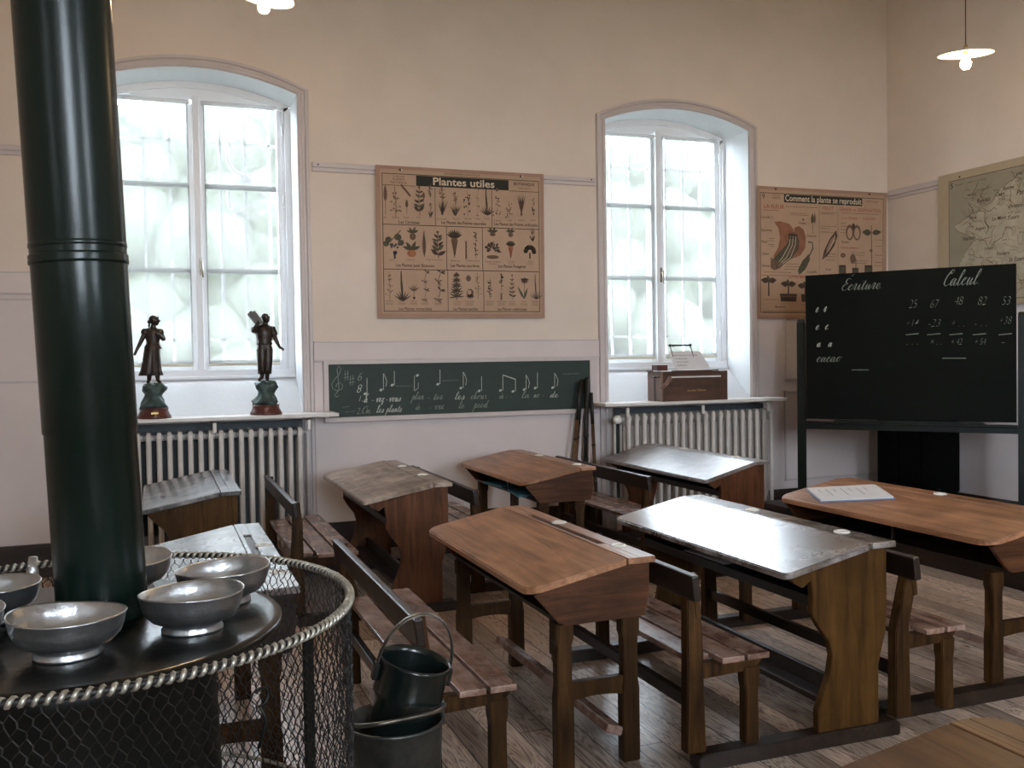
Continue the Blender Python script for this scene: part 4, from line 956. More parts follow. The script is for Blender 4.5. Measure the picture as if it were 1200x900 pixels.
# --- map on the right wall
xp = XR-.048
TL = Vector((xp, 7.08, 3.205)); TR = Vector((xp, 5.56, 3.205)); BRp = Vector((xp, 5.56, 1.955)); BLp = Vector((xp, 7.08, 1.955))
mb, sh, W, H, org = poster_object('p', TL, TR, BRp, BLp, .004, '', '', M['mapborder'], M['mapland'])
def c3(cx, cy):       # crop pixel (900x900 view of 1040..1200 x 170..330)
    p = on_x(1040+cx*160/900, 170+cy*160/900, xp); return 7.08-p.y, p.z-1.955
q0 = c3(404, 242); sh.frame(q0[0], W-.04, .05, q0[1], .005, M['ink']); sh.rect(q0[0], W-.04, .05, q0[1], M['mapsea'], 1)
top = q0[1]-.004; us0 = q0[0]+.004
ctl = [(.055, .05), (.30, .05), (.42, .13), (.52, .20), (.60, .30), (.66, .22), (.70, .12), (.75, .05), (.80, .16), (.86, .34), (.92, .50), (.97, .52), (1.02, .58), (1.08, .72), (1.14, .85), (top, .92)]
lc = []
for (v0, a0), (v1, a1) in zip(ctl[:-1], ctl[1:]):
    for t in range(6): v = v0+(v1-v0)*t/6; lc.append((us0+a0+(a1-a0)*t/6+rnd.uniform(-.014, .014), v))
lc.append((us0+ctl[-1][1], top)); lc = [(max(us0, u), v) for u, v in lc]
for (ua, va_), (ub, vb_) in zip(lc[:-1], lc[1:]): sh.poly([(ua, va_), (W-.045, va_), (W-.045, vb_), (ub, vb_)], M['mapland'], 2)
sh.curve(lc, .004, M['ink2'], 4)
for k in range(9): sh.oval(rnd.uniform(q0[0]+.3, W-.1), rnd.uniform(.1, top-.1), rnd.uniform(.03, .08), rnd.uniform(.02, .06), M['mapgreen'], 3, rnd.uniform(0, 3), 9)
for k in range(150):
    u, v = rnd.uniform(q0[0]+.22, W-.1), rnd.uniform(.08, top-.06); pts = [(u, v)]; a = rnd.uniform(0, 6.28)
    for j in range(8): a += rnd.uniform(-.9, .9); u = min(W-.05, max(q0[0]+.1, u+.022*math.cos(a))); v = min(top, max(.06, v+.022*math.sin(a))); pts.append((u, v))
    sh.curve(pts, .003 if k % 4 else .005, M['ink2'] if k % 3 else M['leafink'], 4)
sh.text('5', c3(414, 250)[0], c3(414, 292)[1], .075, M['ink'], off=.001); sh.text('FRANCE  -  CARTE POLITIQUE', c3(446, 262)[0], c3(446, 274)[1], .026, M['ink2'])
for t, cx, cy, sz in (('MANCHE', 528, 338, .024), ('Rennes', 590, 384, .05), ('Brest', 545, 490, .034), ('Caen', 712, 340, .045), ('Angers', 580, 564, .04), ('Nantes', 496, 632, .05), ('Le Mans', 690, 500, .045), ('Tours', 790, 494, .05), ('Orléans', 800, 420, .045), ('Poitiers', 720, 730, .045), ('Rouen', 760, 300, .045), ('Paris', 850, 330, .06), ('St Étienne', 800, 770, .05), ('Lille', 850, 200, .04), ('Limoges', 640, 690, .03)):
    p = c3(cx, cy); sh.text(t, p[0], p[1], sz, M['ink'], shear=.2, lift=5, off=.0004)
for k in range(60): u, v = rnd.uniform(q0[0]+.2, W-.1), rnd.uniform(.08, top-.05); sh.oval(u, v, .005, .005, M['ink'], 5, 0, 6); sh.line((u+.01, v), (u+rnd.uniform(.03, .06), v+rnd.uniform(-.006, .006)), .0045, M['ink2'], 5)
sh.oval(c3(476, 208)[0], c3(476, 210)[1], .011, .010, M['ink'])
P = mb.build('wall_map'); P.location = org; tag(P, 'old printed map of France numbered 5 on the right wall', 'map')

# ------------------------------------------------------------------ leaning sticks
for i, (xt, zt, xb, yt, dk, lab) in enumerate(((3.515, 1.34, 3.305, 7.745, .34, 'leaning wooden cane, leftmost of the cane bundle by the right radiator'), (3.552, 1.355, 3.37, 7.75, .40, 'leaning wooden cane with long black tip, second from left in the bundle'),
                                         (3.578, 1.37, 3.46, 7.735, .8, 'leaning black rod in the middle of the cane bundle'), (3.604, 1.375, 3.53, 7.745, .30, 'leaning thick wooden cane, tallest of the bundle beside the radiator shelf'),
                                         (3.615, 1.24, 3.60, 7.75, .28, 'leaning short wooden cane, rightmost and lowest of the bundle'))):
    yt = 7.757-(.0 if i % 2 else .048); t_ = Vector((xt, yt, zt)); b_ = Vector((xb, 7.67-(.0 if i % 2 else .10), 0.0)); K = empty('wooden_cane', b_)
    d = t_-b_; Lx = d.length; m0 = b_+d*(1-dk/Lx)
    mb = MB(); mb.T = Matrix.Translation(-b_); mb.tube([b_, b_.lerp(m0, .5), m0], [.0165, .016, .0155], M['stick'] if i != 2 else M['stickdark'], 10)
    for s in (.35, .47, .62): p = b_.lerp(t_, s); mb.tube([p, p+d.normalized()*.018], .0180, M['stickdark'], 10)
    mb.build('shaft', K)
    mb = MB(); mb.T = Matrix.Translation(-b_); mb.tube([m0, t_], [.016, .0165], M['stickdark'], 10); mb.build('tip', K)
    tag(K, lab, 'cane', 'canes leaning on the wall')

# ------------------------------------------------------------------ school desks
def lid_poly(xl, xh, y0, y1, r):
    """outline in x,y, rounded at the low (pupil) side corners"""
    pts = []
    for i in range(7): t = PI+PI/2*i/6; pts.append((xl+r+r*math.cos(t), y0+r+r*math.sin(t)))
    r2 = .012
    for i in range(3): t = -PI/2+PI/2*i/2; pts.append((xh-r2+r2*math.cos(t), y0+r2+r2*math.sin(t)))
    for i in range(3): t = PI/2*i/2; pts.append((xh-r2+r2*math.cos(t), y1-r2+r2*math.sin(t)))
    for i in range(7): t = PI/2+PI/2*i/6; pts.append((xl+r+r*math.cos(t), y1-r+r*math.sin(t)))
    return pts
def desk(kind, xl, xh, y0, y1, label, lidm, sidem, zl=.715, zh=.797, r=.03, inks=(), groove=True, legx=(.17, .44), skid=True, books=None, footrail=True, skidx=None, r2=.003):
    R = empty('school_desk', ((xl+xh)/2, (y0+y1)/2, 0)); O = R.location.copy(); T = Matrix.Translation(-O)
    flat = .115                           # level strip at the high side
    xk = xh-flat; W = xh-xl
    zt = lambda x: zl+(zh-zl)*min(1, (x-xl)/(xk-xl))
    th = .024
    # lid: sloping writing board + level strip
    mb = MB(); mb.T = T
    bm = bmesh.new(); poly = lid_poly(xl, xk-.002, y0, y1, r)
    va = [bm.verts.new((x, y, zt(x))) for x, y in poly]; vb = [bm.verts.new((x, y, zt(x)-th)) for x, y in poly]
    bm.faces.new(va); bm.faces.new(vb[::-1]); n = len(poly)
    for i in range(n): bm.faces.new((va[i], vb[i], vb[(i+1) % n], va[(i+1) % n]))
    bmesh.ops.recalc_face_normals(bm, faces=bm.faces)
    eg = [e for e in bm.edges if e.calc_face_angle(0) > .8 and abs(e.verts[0].co.z-zt(e.verts[0].co.x)) < 1e-4 and abs(e.verts[1].co.z-zt(e.verts[1].co.x)) < 1e-4]
    bmesh.ops.bevel(bm, geom=eg, offset=.005, segments=2, affect='EDGES')
    mb.bm(bm, lidm)
    lid = mb.build('lid', R)
    mb = MB(); mb.T = T
    g0, g1 = xk+.018, xk+.050
    if groove:
        gy0, gy1 = y0+.30, y1-.30
        mb.box(xk, g0, y0, y1, zh-th, zh, lidm, .003)
        q_ = [(g1, y0), (xh-r2, y0), (xh-r2*.3, y0+r2*.3), (xh, y0+r2), (xh, y1-r2), (xh-r2*.3, y1-r2*.3), (xh-r2, y1), (g1, y1)]; mb.prism(q_, 'z', zh-th, zh, lidm, .002)
        mb.box(g0-.001, g1+.001, y0, y1, zh-th, zh-.010, lidm); mb.box(g0-.001, g1+.001, y0, gy0, zh-.011, zh, lidm, .002); mb.box(g0-.001, g1+.001, gy1, y1, zh-.011, zh, lidm, .002)
        mb.box(g0, g1, gy0, gy1, zh-.0105, zh-.0095, M['groove'])
    else: mb.box(xk, xh, y0, y1, zh-th, zh, lidm, .003)
    st = mb.build('pen_strip', R)
    for yy in inks:
        mb = MB(); mb.T = Matrix.Translation(Vector((xk+.075 if groove else xk+.055, yy, zh))-O)
        mb.lathe([(0, .001), (.017, .001), (.019, .005), (.026, .0065), (.033, .004), (.035, .0), (.035, -.003)], M['porcelain'], 24); mb.lathe([(0, .0015), (.0165, .0015)], M['groove'] if kind == 'leg2' else M['porcelain'], 20); mb.build('inkwell', st)
    zt_ = lambda x: zt(x)-th
    if kind in ('leg', 'leg2'):
        # shallow box with slanted front, open towards the pupil
        for yy in (y0+.028, y1-.05):
            mb = MB(); mb.T = T
            poly = [(xl+.035, zt_(xl+.035)-.012), (xl+.13, zt_(xl)-.115), (xl+.16, zt_(xl)-.13), (xh-.03, zt_(xl)-.125), (xh-.012, zt_(xl)-.03), (xh-.012, zh-th), (xk, zh-th)]
            mb.prism(poly, 'y', yy, yy+.022, sidem, .002); mb.build('side_board', R)
        mb = MB(); mb.T = T; zb = zt_(xl)-.128
        mb.box(xl+.14, xh-.03, y0+.05, y1-.05, zb, zb+.014, M['wd_dark']); mb.build('book_shelf', R)
        mb = MB(); mb.T = T; mb.prism([(xh-.035, zb), (xh-.018, zb+.02), (xh-.018, zh-th), (xh-.035, zh-th)], 'y', y0+.05, y1-.05, M['wd_redX']); mb.build('back_board', R)
        mb = MB(); mb.T = T; mb.box(xl+.16, xl+.176, (y0+y1)/2-.01, (y0+y1)/2+.01, zb+.014, zt_(xl+.16), M['wd_dark']); mb.build('divider', R)
        zf = .0625 if skid else 0.0
        for j, yy in enumerate((y0+.055, y1-.055-.05)):
            for i, lx in enumerate(legx):
                mb = MB(); mb.T = T; x = xl+lx
                poly = [(x-.038, zb), (x+.038, zb), (x+.038, zb-.06), (x+.030, zb-.085), (x+.030, .32), (x+.036, .28), (x+.036, zf), (x-.036, zf), (x-.036, .28), (x-.030, .32), (x-.030, zb-.085), (x-.038, zb-.06)]
                mb.prism(poly, 'y', yy, yy+.05, M['wd_leg'], .004); mb.build('leg', R)
            mb = MB(); mb.T = T
            xa, xb = xl+legx[0]+.02, xl+legx[1]-.02; P_ = []
            for i in range(7): t = i/6; P_.append((xa+(xb-xa)*t, .262+.012*math.sin(PI*t)))
            P_ += [(xb, .335), (xa, .335)]
            mb.prism(P_, 'y', yy+.008, yy+.04, M['wd_leg'], .003); mb.build('rung', R)
        if footrail:
            mb = MB(); mb.T = T; mb.obox((xl+.37, y0+.06, .13), (xl+.37, y1-.06, .13), .07, .035, M['wd_bench'], up=(.35, 0, 1), bev=.006); mb.build('footrest', R)
    else:
        zf = .0625 if skid else 0.0
        for yy in (y0+.028, y1-.028-.034):
            mb = MB(); mb.T = T
            a = xl+.135 if kind == 'panel' else xl+.03
            F_ = [(a, zt_(a)-.015), (a+.01, .60), (a+.006, .535), (a+.04, .48), (a+.085, .42), (a+.10, .36), (a+.085, .28), (a+.05, .20), (a+.03, .15), (a+.03, zf)]
            if kind == 'box': F_ = [(a, zt_(a)-.015), (a+.10, .58), (a+.13, .50), (a+.13, zf)]
            B_ = [(xh-.065, zf), (xh-.065, .30), (xh-.03, .42), (xh-.022, .50), (xh-.022, zh-th), (xk, zh-th)]
            mb.prism(F_+B_, 'y', yy, yy+.034, sidem, .003)
            mb.build('side_panel', R)
            mb = MB(); mb.T = T     # bracket under the lid's low end
            q = [(xl+.03, zt_(xl+.03)), (xl+.06, zt_(xl+.06)-.035), (xl+.10, zt_(xl)-.045), (xl+.135, zt_(xl)-.02), (xl+.16, zt_(xl)-.02), (xl+.16, zt_(xl+.16))]
            mb.prism(q, 'y', yy+.002, yy+.030, sidem, .002); mb.build('lid_bracket', R)
        mb = MB(); mb.T = T
        mb.box(xl+.16, xh-.05, y0+.06, y1-.06, .565, .58, M['shelfdark']); mb.box(xl+.145, xl+.165, y0+.06, y1-.06, .56, .60, M['shelfdark'], .003); mb.build('book_shelf', R)
        mb = MB(); mb.T = T; mb.box(xh-.045, xh-.026, y0+.06, y1-.06, .48, zh-th, M['wd_dark']); mb.build('back_board', R)
        mb = MB(); mb.T = T; mb.box(xl+.22, xl+.30, y0+.06, y1-.06, .15, .175, M['wd_dark'], .004); mb.box(xl+.30, xl+.325, y0+.06, y1-.06, .15, .24, M['wd_dark'], .004); mb.build('footrest', R)
    if skid:
        sx0, sx1 = skidx or (xl-.42, xh+.03)
        for yy in ((y0+.02, y1-.085) if skid != 'far' else (y1-.085,)):
            mb = MB(); mb.T = T; mb.prism([(sx0, 0), (sx1, 0), (sx1, .05), (sx1-.02, .062), (sx0+.02, .062), (sx0, .05)], 'y', yy, yy+.075, M['wd_dark'], .004); mb.build('skid', R)
    return tag(R, label, 'desk', 'school desks')
GA = 'x'
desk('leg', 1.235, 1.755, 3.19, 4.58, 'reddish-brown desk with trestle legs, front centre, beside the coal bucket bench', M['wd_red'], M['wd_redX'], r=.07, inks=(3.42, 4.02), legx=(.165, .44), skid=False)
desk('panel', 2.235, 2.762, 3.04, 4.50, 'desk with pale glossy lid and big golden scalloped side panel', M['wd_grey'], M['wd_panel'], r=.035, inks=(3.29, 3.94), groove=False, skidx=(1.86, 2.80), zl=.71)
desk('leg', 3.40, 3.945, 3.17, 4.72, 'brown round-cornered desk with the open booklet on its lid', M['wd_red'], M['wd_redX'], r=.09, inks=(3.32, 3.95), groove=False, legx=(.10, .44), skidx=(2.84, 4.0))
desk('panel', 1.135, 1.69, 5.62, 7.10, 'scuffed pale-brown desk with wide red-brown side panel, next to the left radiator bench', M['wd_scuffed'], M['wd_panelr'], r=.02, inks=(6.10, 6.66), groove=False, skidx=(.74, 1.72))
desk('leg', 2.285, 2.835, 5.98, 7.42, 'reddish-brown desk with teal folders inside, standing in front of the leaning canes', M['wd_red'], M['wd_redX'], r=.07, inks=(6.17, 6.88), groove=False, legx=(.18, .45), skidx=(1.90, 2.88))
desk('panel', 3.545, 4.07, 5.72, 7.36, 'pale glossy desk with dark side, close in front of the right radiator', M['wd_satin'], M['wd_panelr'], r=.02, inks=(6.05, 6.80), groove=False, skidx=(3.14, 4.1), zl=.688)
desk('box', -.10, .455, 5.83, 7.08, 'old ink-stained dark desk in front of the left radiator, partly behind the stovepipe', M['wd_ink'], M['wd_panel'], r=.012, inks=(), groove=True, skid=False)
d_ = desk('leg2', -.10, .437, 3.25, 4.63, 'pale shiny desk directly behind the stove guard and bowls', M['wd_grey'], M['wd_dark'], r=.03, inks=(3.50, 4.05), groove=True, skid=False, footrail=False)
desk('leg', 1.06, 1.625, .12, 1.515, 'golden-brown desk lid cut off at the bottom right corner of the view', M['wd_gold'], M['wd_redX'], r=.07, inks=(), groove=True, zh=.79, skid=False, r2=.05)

# ------------------------------------------------------------------ benches
def bench(xs, y0, y1, label, zr=.73, xr=None, w=.32, planks=3, zf=.0625, mat=None):
    """seat of slats from xs to xs+w, back rail above its rear (low x) edge"""
    mat = mat or M['wd_bench']
    R = empty('school_bench', (xs+w/2, (y0+y1)/2, 0)); O = R.location.copy(); T = Matrix.Translation(-O)
    gap = .014; pw = (w-gap*(planks-1))/planks
    for i in range(planks):
        mb = MB(); mb.T = T; a = xs+i*(pw+gap); ya, yb_ = (y0, y1) if i else (y0+.075, y1-.075)
        mb.box(a, a+pw, ya, yb_, .397, .420, mat, .004); mb.build('seat_slat', R)
    xr = xs-.012 if xr is None else xr
    for j, yy in enumerate((y0+.035, y1-.035-.05)):
        mb = MB(); mb.T = T
        xp0 = xs-.018; P_ = [(xp0-.005, zf), (xp0+.078, zf), (xp0+.070, .36), (xp0+.070, .44), (xr+.060, zr-.12), (xr+.045, zr-.02), (xr+.02, zr-.02), (xr+.005, zr-.10), (xp0+.0, .42)]
        mb.prism(P_, 'y', yy, yy+.05, M['wd_leg'], .004); mb.build('back_post', R)
        mb = MB(); mb.T = T; x = xs+w-.055
        mb.prism([(x-.036, .36), (x+.036, .36), (x+.034, .30), (x+.028, .27), (x+.03, zf), (x-.03, zf), (x-.028, .27), (x-.034, .30)], 'y', yy, yy+.05, M['wd_leg'], .004); mb.build('leg', R)
        mb = MB(); mb.T = T; mb.prism([(xs+.03, .335), (xs+w-.04, .345), (xs+w-.01, .375), (xs+w-.005, .397), (xs, .397), (xs, .345)], 'y', yy+.006, yy+.044, M['wd_leg'], .003); mb.build('seat_bearer', R)
    mb = MB(); mb.T = T
    mb.obox((xr+.012, y0-.02, zr-.048), (xr+.012, y1+.02, zr-.048), .032, .096, M['wd_dark'], up=(-.12, 0, 1), bev=.007); brl = mb.build('back_rail', R)
    for yy in (y0+.045, y1-.075):
        mb = MB(); mb.T = T; mb.obox((xr+.05, yy, zr-.17), (xr+.034, yy, zr-.005), .03, .022, M['wd_leg'], up=(1, 0, 0), bev=.003); mb.build('rail_cleat', brl)
    mb = MB(); mb.T = T; mb.box(xs+.0, xs+.03, y0+.08, y1-.08, .22, .27, M['wd_dark'], .004); mb.build('stretcher', R)
    return tag(R, label, 'bench', 'slatted school benches')
bench(.83, 3.09, 4.62, 'dark slatted bench in the foreground, right behind the coal bucket', zr=.69, xr=.79, zf=0.0)
bench(1.845, 3.05, 4.46, 'slatted bench between the trestle-leg desk and the golden-sided desk', zr=.745, xr=1.825)
bench(2.81, 3.04, 4.60, 'slatted bench right of the golden side panel, before the booklet desk', zr=.728, xr=2.84, w=.31)
bench(.735, 5.64, 7.12, 'slatted bench in front of the left radiator, beside the scuffed desk', zr=.735, xr=.725, w=.37)
bench(1.885, 5.74, 7.30, 'slatted bench mostly hidden between the scuffed desk and the teal-folder desk', zr=.725, xr=1.86)
bench(3.13, 5.78, 7.34, 'slatted bench between the cane-side desk and the desk at the right radiator', zr=.735, xr=3.12, w=.33)

# booklet on desk, folders inside desk
p = [(3.475, 4.62), (4.0, 4.8)]
bk = empty('open_booklet', (3.70, 4.50, .775)); O = bk.location
sl = (.797-.715)/(.545-.115)
def onlid(x, y, h=0): return (x, y, .715+sl*(x-3.40)+h)
cor = [(3.455, 4.49), (3.775, 4.28), (3.80, 4.665), (3.55, 4.70)]
cor = []
for (px, py) in ((944, 576), (961, 592.5), (1049, 578), (1030, 561)):
    d = ray(px, py); z = .775
    for _ in range(6):
        t = (z-CAM_H)/d.z; x = d.x*t; z = .715+sl*(x-3.40)+.012
    cor.append((x, d.y*t))
mb = MB(); mb.T = Matrix.Translation(-O)
cor[3] = (cor[0][0]+cor[2][0]-cor[1][0], cor[0][1]+cor[2][1]-cor[1][1])
P_ = [Vector(onlid(x, y, .0015)) for x, y in cor]; Q_ = [Vector(onlid(x, y, .008)) for x, y in cor]
mb.add(P_+Q_, [(3, 2, 1, 0), (4, 5, 6, 7), (0, 1, 5, 4), (1, 2, 6, 5), (2, 3, 7, 6), (3, 0, 4, 7)], M['bluebind']); mb.build('cover', bk)
mb = MB(); mb.T = Matrix.Translation(-O); cc = sum(Q_, Vector())/4
P_ = [v.lerp(cc, .03) for v in Q_]; Q2 = [v+Vector((0, 0, .008)) for v in P_]
mb.add(P_+Q2, [(4, 5, 6, 7), (0, 1, 5, 4), (1, 2, 6, 5), (2, 3, 7, 6), (3, 0, 4, 7)], M['sheet'])
for k_ in range(7):
    t = .12+.11*k_; a = Q2[0].lerp(Q2[3], t); b = Q2[1].lerp(Q2[2], t); w_ = (Q2[3]-Q2[0]).normalized()*.004; up = Vector((0, 0, .0008))
    a2 = a.lerp(b, .2); b2 = a.lerp(b, .45+.3*(k_ % 2)); mb.add([a2+up, b2+up, b2+w_+up, a2+w_+up], [(0, 1, 2, 3)], M['chalkdim'])
mb.build('pages', bk); tag(bk, 'white booklet with blue-grey edge lying on the round-cornered right desk', 'booklet')
for i, (x, y, w, l, lab, z) in enumerate(((2.50, 6.95, .20, .30, 'teal folder inside the cane-side desk, farther of the two', .577), (2.48, 6.42, .20, .34, 'teal folder inside the cane-side desk, nearer and brighter one', .577))):
    mb = MB(); mb.box(-w/2, w/2, -l/2, l/2, 0, .016, M['teal'], .003); mb.box(-w/2+.006, w/2+.002, -l/2+.004, l/2-.004, .003, .013, M['sheet'])
    f = mb.build('folder'); f.location = (x, y, z+.0005); f.rotation_euler = (0, 0, .15-.3*i); tag(f, lab, 'folder')
mb = MB(); mb.box(-.10, .10, -.15, .15, 0, .02, M['sheet'], .003); f = mb.build('exercise_book'); f.location = (2.52, 3.95, .5805); f.rotation_euler = (0, 0, .1); tag(f, 'pale exercise book on the shelf inside the golden-sided desk', 'book')

# ------------------------------------------------------------------ stove
SC = Vector((-.197, 2.40, 0)); PC = Vector((-.133, 2.479, 0))
ST = empty('stove', SC); 
mb = MB(); mb.lathe([(0, .935), (.40, .935), (.455, .932), (.470, .936), (.474, .943), (.468, .950), (.45, .952), (.0, .951)], M['plate'], 96); tp = mb.build('top_plate', ST)
mb = MB(); mb.lathe([(.0, .02), (.30, .02), (.34, .06), (.34, .10), (.30, .14), (.315, .2), (.325, .50), (.335, .52), (.325, .54), (.315, .84), (.345, .87), (.345, .90), (.30, .935), (0, .935)], M['iron'], 64); mb.build('drum', ST)
mb = MB()
for i in range(4):
    a = PI/4+i*PI/2; x, y = .26*math.cos(a), .26*math.sin(a); mb.tube([(x, y, .10), (x*1.12, y*1.12, .05), (x*1.25, y*1.25, 0)], [.03, .022, .028], M['iron'], 10)
mb.build('feet', ST)
mb = MB(); mb.T = Matrix.Rotation(-1.0, 4, 'Z'); mb.box(.318, .345, -.11, .11, .30, .50, M['iron'], .008); mb.tube([(.345, -.07, .40), (.385, -.07, .40), (.385, -.02, .40)], .008, M['iron'], 8); mb.build('fire_door', ST)
# pipe: leans slightly, sections with collars
lean = Vector((-.037, .0, 1.0))
mb = MB(); po = PC-SC
def pp(z): return (po.x+lean.x*(z-.95), po.y, z)
rs = []; pts = []
for z, r in ((.951, .1030), (1.0, .1022), (1.392, .1022), (1.396, .1052), (1.80, .1060), (1.84, .1062), (1.842, .1066), (3.2, .1090), (ZC-.012, .1090)): pts.append(pp(z)); rs.append(r)
mb.tube(pts, rs, M['pipe'], 64, cap=False); spp = mb.build('stove_pipe', ST)
for z, zz, rr in ((1.80, [1.787, 1.789, 1.794, 1.800, 1.806, 1.810, 1.812], [.1060, .1095, .1105, .1090, .1102, .1090, .1061]), (1.83, [1.826, 1.828, 1.836, 1.838], [.1066, .1082, .1082, .1067])):
    mb = MB(); mb.tube([pp(q) for q in zz], rr, M['pipe'], 64, cap=False); mb.build('pipe_collar', spp)
tag(ST, 'big black round stove with tall dark green flue pipe', 'stove')

# guard of chicken wire
GC = Vector((-.189, 2.465, 0)); GR = .636; GZ = .972
GD = empty('stove_guard', GC)
def gp(a, z, r=GR): return (r*math.cos(a), r*math.sin(a), z)
mb = MB(); N = 160
mb.tube([gp(2*PI*i/N, GZ) for i in range(N)], .0075, M['wire'], 10, closed=True); rim = mb.build('rim_rod', GD)
mb = MB(); turns = 196; NN = turns*8
pts = []
for i in range(NN):
    a = 2*PI*i/NN; b = 2*PI*i/8; q = GR+.0072*math.cos(b); pts.append((q*math.cos(a), q*math.sin(a), GZ+.0072*math.sin(b)))
mb.tube(pts, .0056, M['galv'], 5, closed=True); mb.build('rim_wrapping', rim, 'galvanised wire wrapped around the rim')
for z in (.37,):
    mb = MB(); mb.tube([gp(2*PI*i/N, z, GR-.004) for i in range(N)], .006, M['galv'], 8, closed=True); mb.build('lower_hoop', GD)
mb = MB(); mb.tube([gp(2*PI*i/N, .012, GR) for i in range(N)], .008, M['wire'], 8, closed=True); mb.build('bottom_hoop', GD)
for a in (-.698, 1.31, 2.88, -2.44):
    ca, sa = math.cos(a), math.sin(a)
    mb = MB(); mb.T = Matrix.Rotation(a, 4, 'Z'); mb.box(GR-.014, GR-.006, -.017, .017, .0, GZ-.006, M['iron'], .002); mb.build('upright', GD)
# hexagonal mesh: vertical twisted pairs and zig-zag strands
mb = MB(); nc = 162; rows = 43; hz = (GZ-.02)/rows; vs = []; fs = []
rg = random.Random(3); J = {}
def hp(i, j):   # i column (half-cells), j row node
    i = i % (2*nc); kk = (i, j)
    if kk not in J:
        a = 2*PI*(i/2)/nc+rg.uniform(-.0036, .0036); z = .014+j*hz/1.0+rg.uniform(-.0018, .0018); r = GR+rg.uniform(-.004, .004)
        J[kk] = Vector((r*math.cos(a), r*math.sin(a), z))
    return J[kk]
def strand(p, q, w=.0011):
    d = (q-p); L = d.length; d /= L; rad = Vector((p.x, p.y, 0)).normalized(); t = d.cross(rad).normalized()*w; rad = rad*w
    o = len(vs); vs.extend([p+t, p-t*.5+rad, p-t*.5-rad, q+t, q-t*.5+rad, q-t*.5-rad]); fs.extend([(o, o+1, o+4, o+3), (o+1, o+2, o+5, o+4), (o+2, o, o+3, o+5)])
rowsn = int(rows*1.0)
# nodes: for each row, point pairs (lower, upper)
for j in range(rowsn):
    par = j % 2
    for i in range(nc):
        c = 2*i+par
        lo = hp(c, j+.30); hi = hp(c, j+.70)
        strand(lo, hi, .0021)
        if j < rowsn-1:
            for s_ in (-1, 1): strand(hi, hp(c+s_, j+1.30), .0013)
mb.add(vs, fs, M['wire']); mb.build('wire_netting', GD)
# latch and hook
a = math.atan2(-.02, 1); 
mb = MB(); hk = []
ph = on_y(303, 812, 2.9)
a = 1.83
bx_, by_ = GR*math.cos(a), GR*math.sin(a)
mb.tube([(bx_, by_, GZ-.13), (bx_, by_, GZ-.03), (bx_+.004, by_, GZ+.025)], [.016, .018, .012], M['alu'], 12); mb.build('latch', GD, 'shiny metal latch')
mb = MB(); a = -.95; cx_, cy_ = GR*math.cos(a), GR*math.sin(a); tx, ty = -math.sin(a), math.cos(a); pts = []
for i in range(15): t = -1.9+4.4*i/14; rr = .017; cz_ = .885; pts.append((cx_+tx*rr*math.cos(t), cy_+ty*rr*math.cos(t), cz_+rr*math.sin(t)))
pts = [(cx_-tx*.01, cy_-ty*.01, cz_-.10), (cx_+tx*.012, cy_+ty*.012, cz_-.05)]+pts
mb.tube(pts, .0035, M['iron'], 6); mb.build('hook', GD)
tag(GD, 'round chicken-wire fire guard with wire-wrapped rim around the stove', 'fire guard')

# bowls
def bowl_mb(seed, out=.0):
    rg = random.Random(seed); p1, p2, am, am2 = rg.uniform(0, 6), rg.uniform(0, 6), rg.uniform(.0015, .003), rg.uniform(.002, .005)
    def warp(x, y, z, t):
        h = max(0, z)/.088; k = 1+.018*math.cos(2*(t-p1))*h
        return x*k, y*k, z+h*h*(am*math.cos(2*(t-p1))+am2*math.cos(t-p2))
    prof = [(0, .010), (.054, .009), (.062, .0), (.067, .0), (.067, .005), (.062, .012), (.064, .018), (.088, .028), (.103, .044), (.1095, .062), (.1125, .080), (.1145, .083), (.1155, .086), (.114, .088), (.1105, .085), (.1065, .064), (.100, .046), (.082, .030), (.050, .022), (0, .020)]
    mb = MB(); mb.lathe(prof, M['alu'], 64, warp=warp); return mb
for i, (x, y, lab) in enumerate(((-.185, 2.165, 'dented metal bowl nearest the camera, left front on the stove'), (.063, 2.262, 'metal bowl right of the stovepipe, in front of another bowl'), (.145, 2.495, 'metal bowl farthest right on the stove, nearest the pale shiny desk'),
                                 (-.085, 2.725, 'metal bowl half hidden behind the stovepipe on the stove'), (-.385, 2.53, 'metal bowl at left edge, farther of the two left bowls'), (-.428, 2.285, 'metal bowl at left edge beside the front bowl, partly cut off'))):
    b = bowl_mb(i+11).build('metal_bowl'); b.location = (x, y, .9525); b.rotation_euler = (0, 0, i*1.1); tag(b, lab, 'bowl', 'metal bowls on the stove')

# ------------------------------------------------------------------ bucket with coal scuttle
BC = Vector((.680, 2.945, 0)); BK = empty('bucket', BC)
mb = MB(); mb.lathe([(0, .012), (.120, .012), (.124, 0), (.129, 0), (.131, .012), (.142, .20), (.146, .205), (.143, .212), (.152, .405), (.158, .409), (.160, .417), (.155, .422), (.150, .417), (.140, .212), (.126, .022), (0, .018)], M['zinc'], 56); mb.build('body', BK)
for s in (-1, 1):
    mb = MB(); e = Vector((math.cos(.15)*s, math.sin(.15)*s, 0))
    mb.T = Matrix.Translation(e*.152+Vector((0, 0, .425))) @ Matrix.Rotation(.15, 4, 'Z'); mb.box(-.004, .012 if s > 0 else .004, -.028, .028, -.05, .03, M['zinc'], .004); mb.tube([(.0, 0, .012), (.016*s, 0, .012)], .008, M['zinc'], 8)
    mb.build('ear', BK)
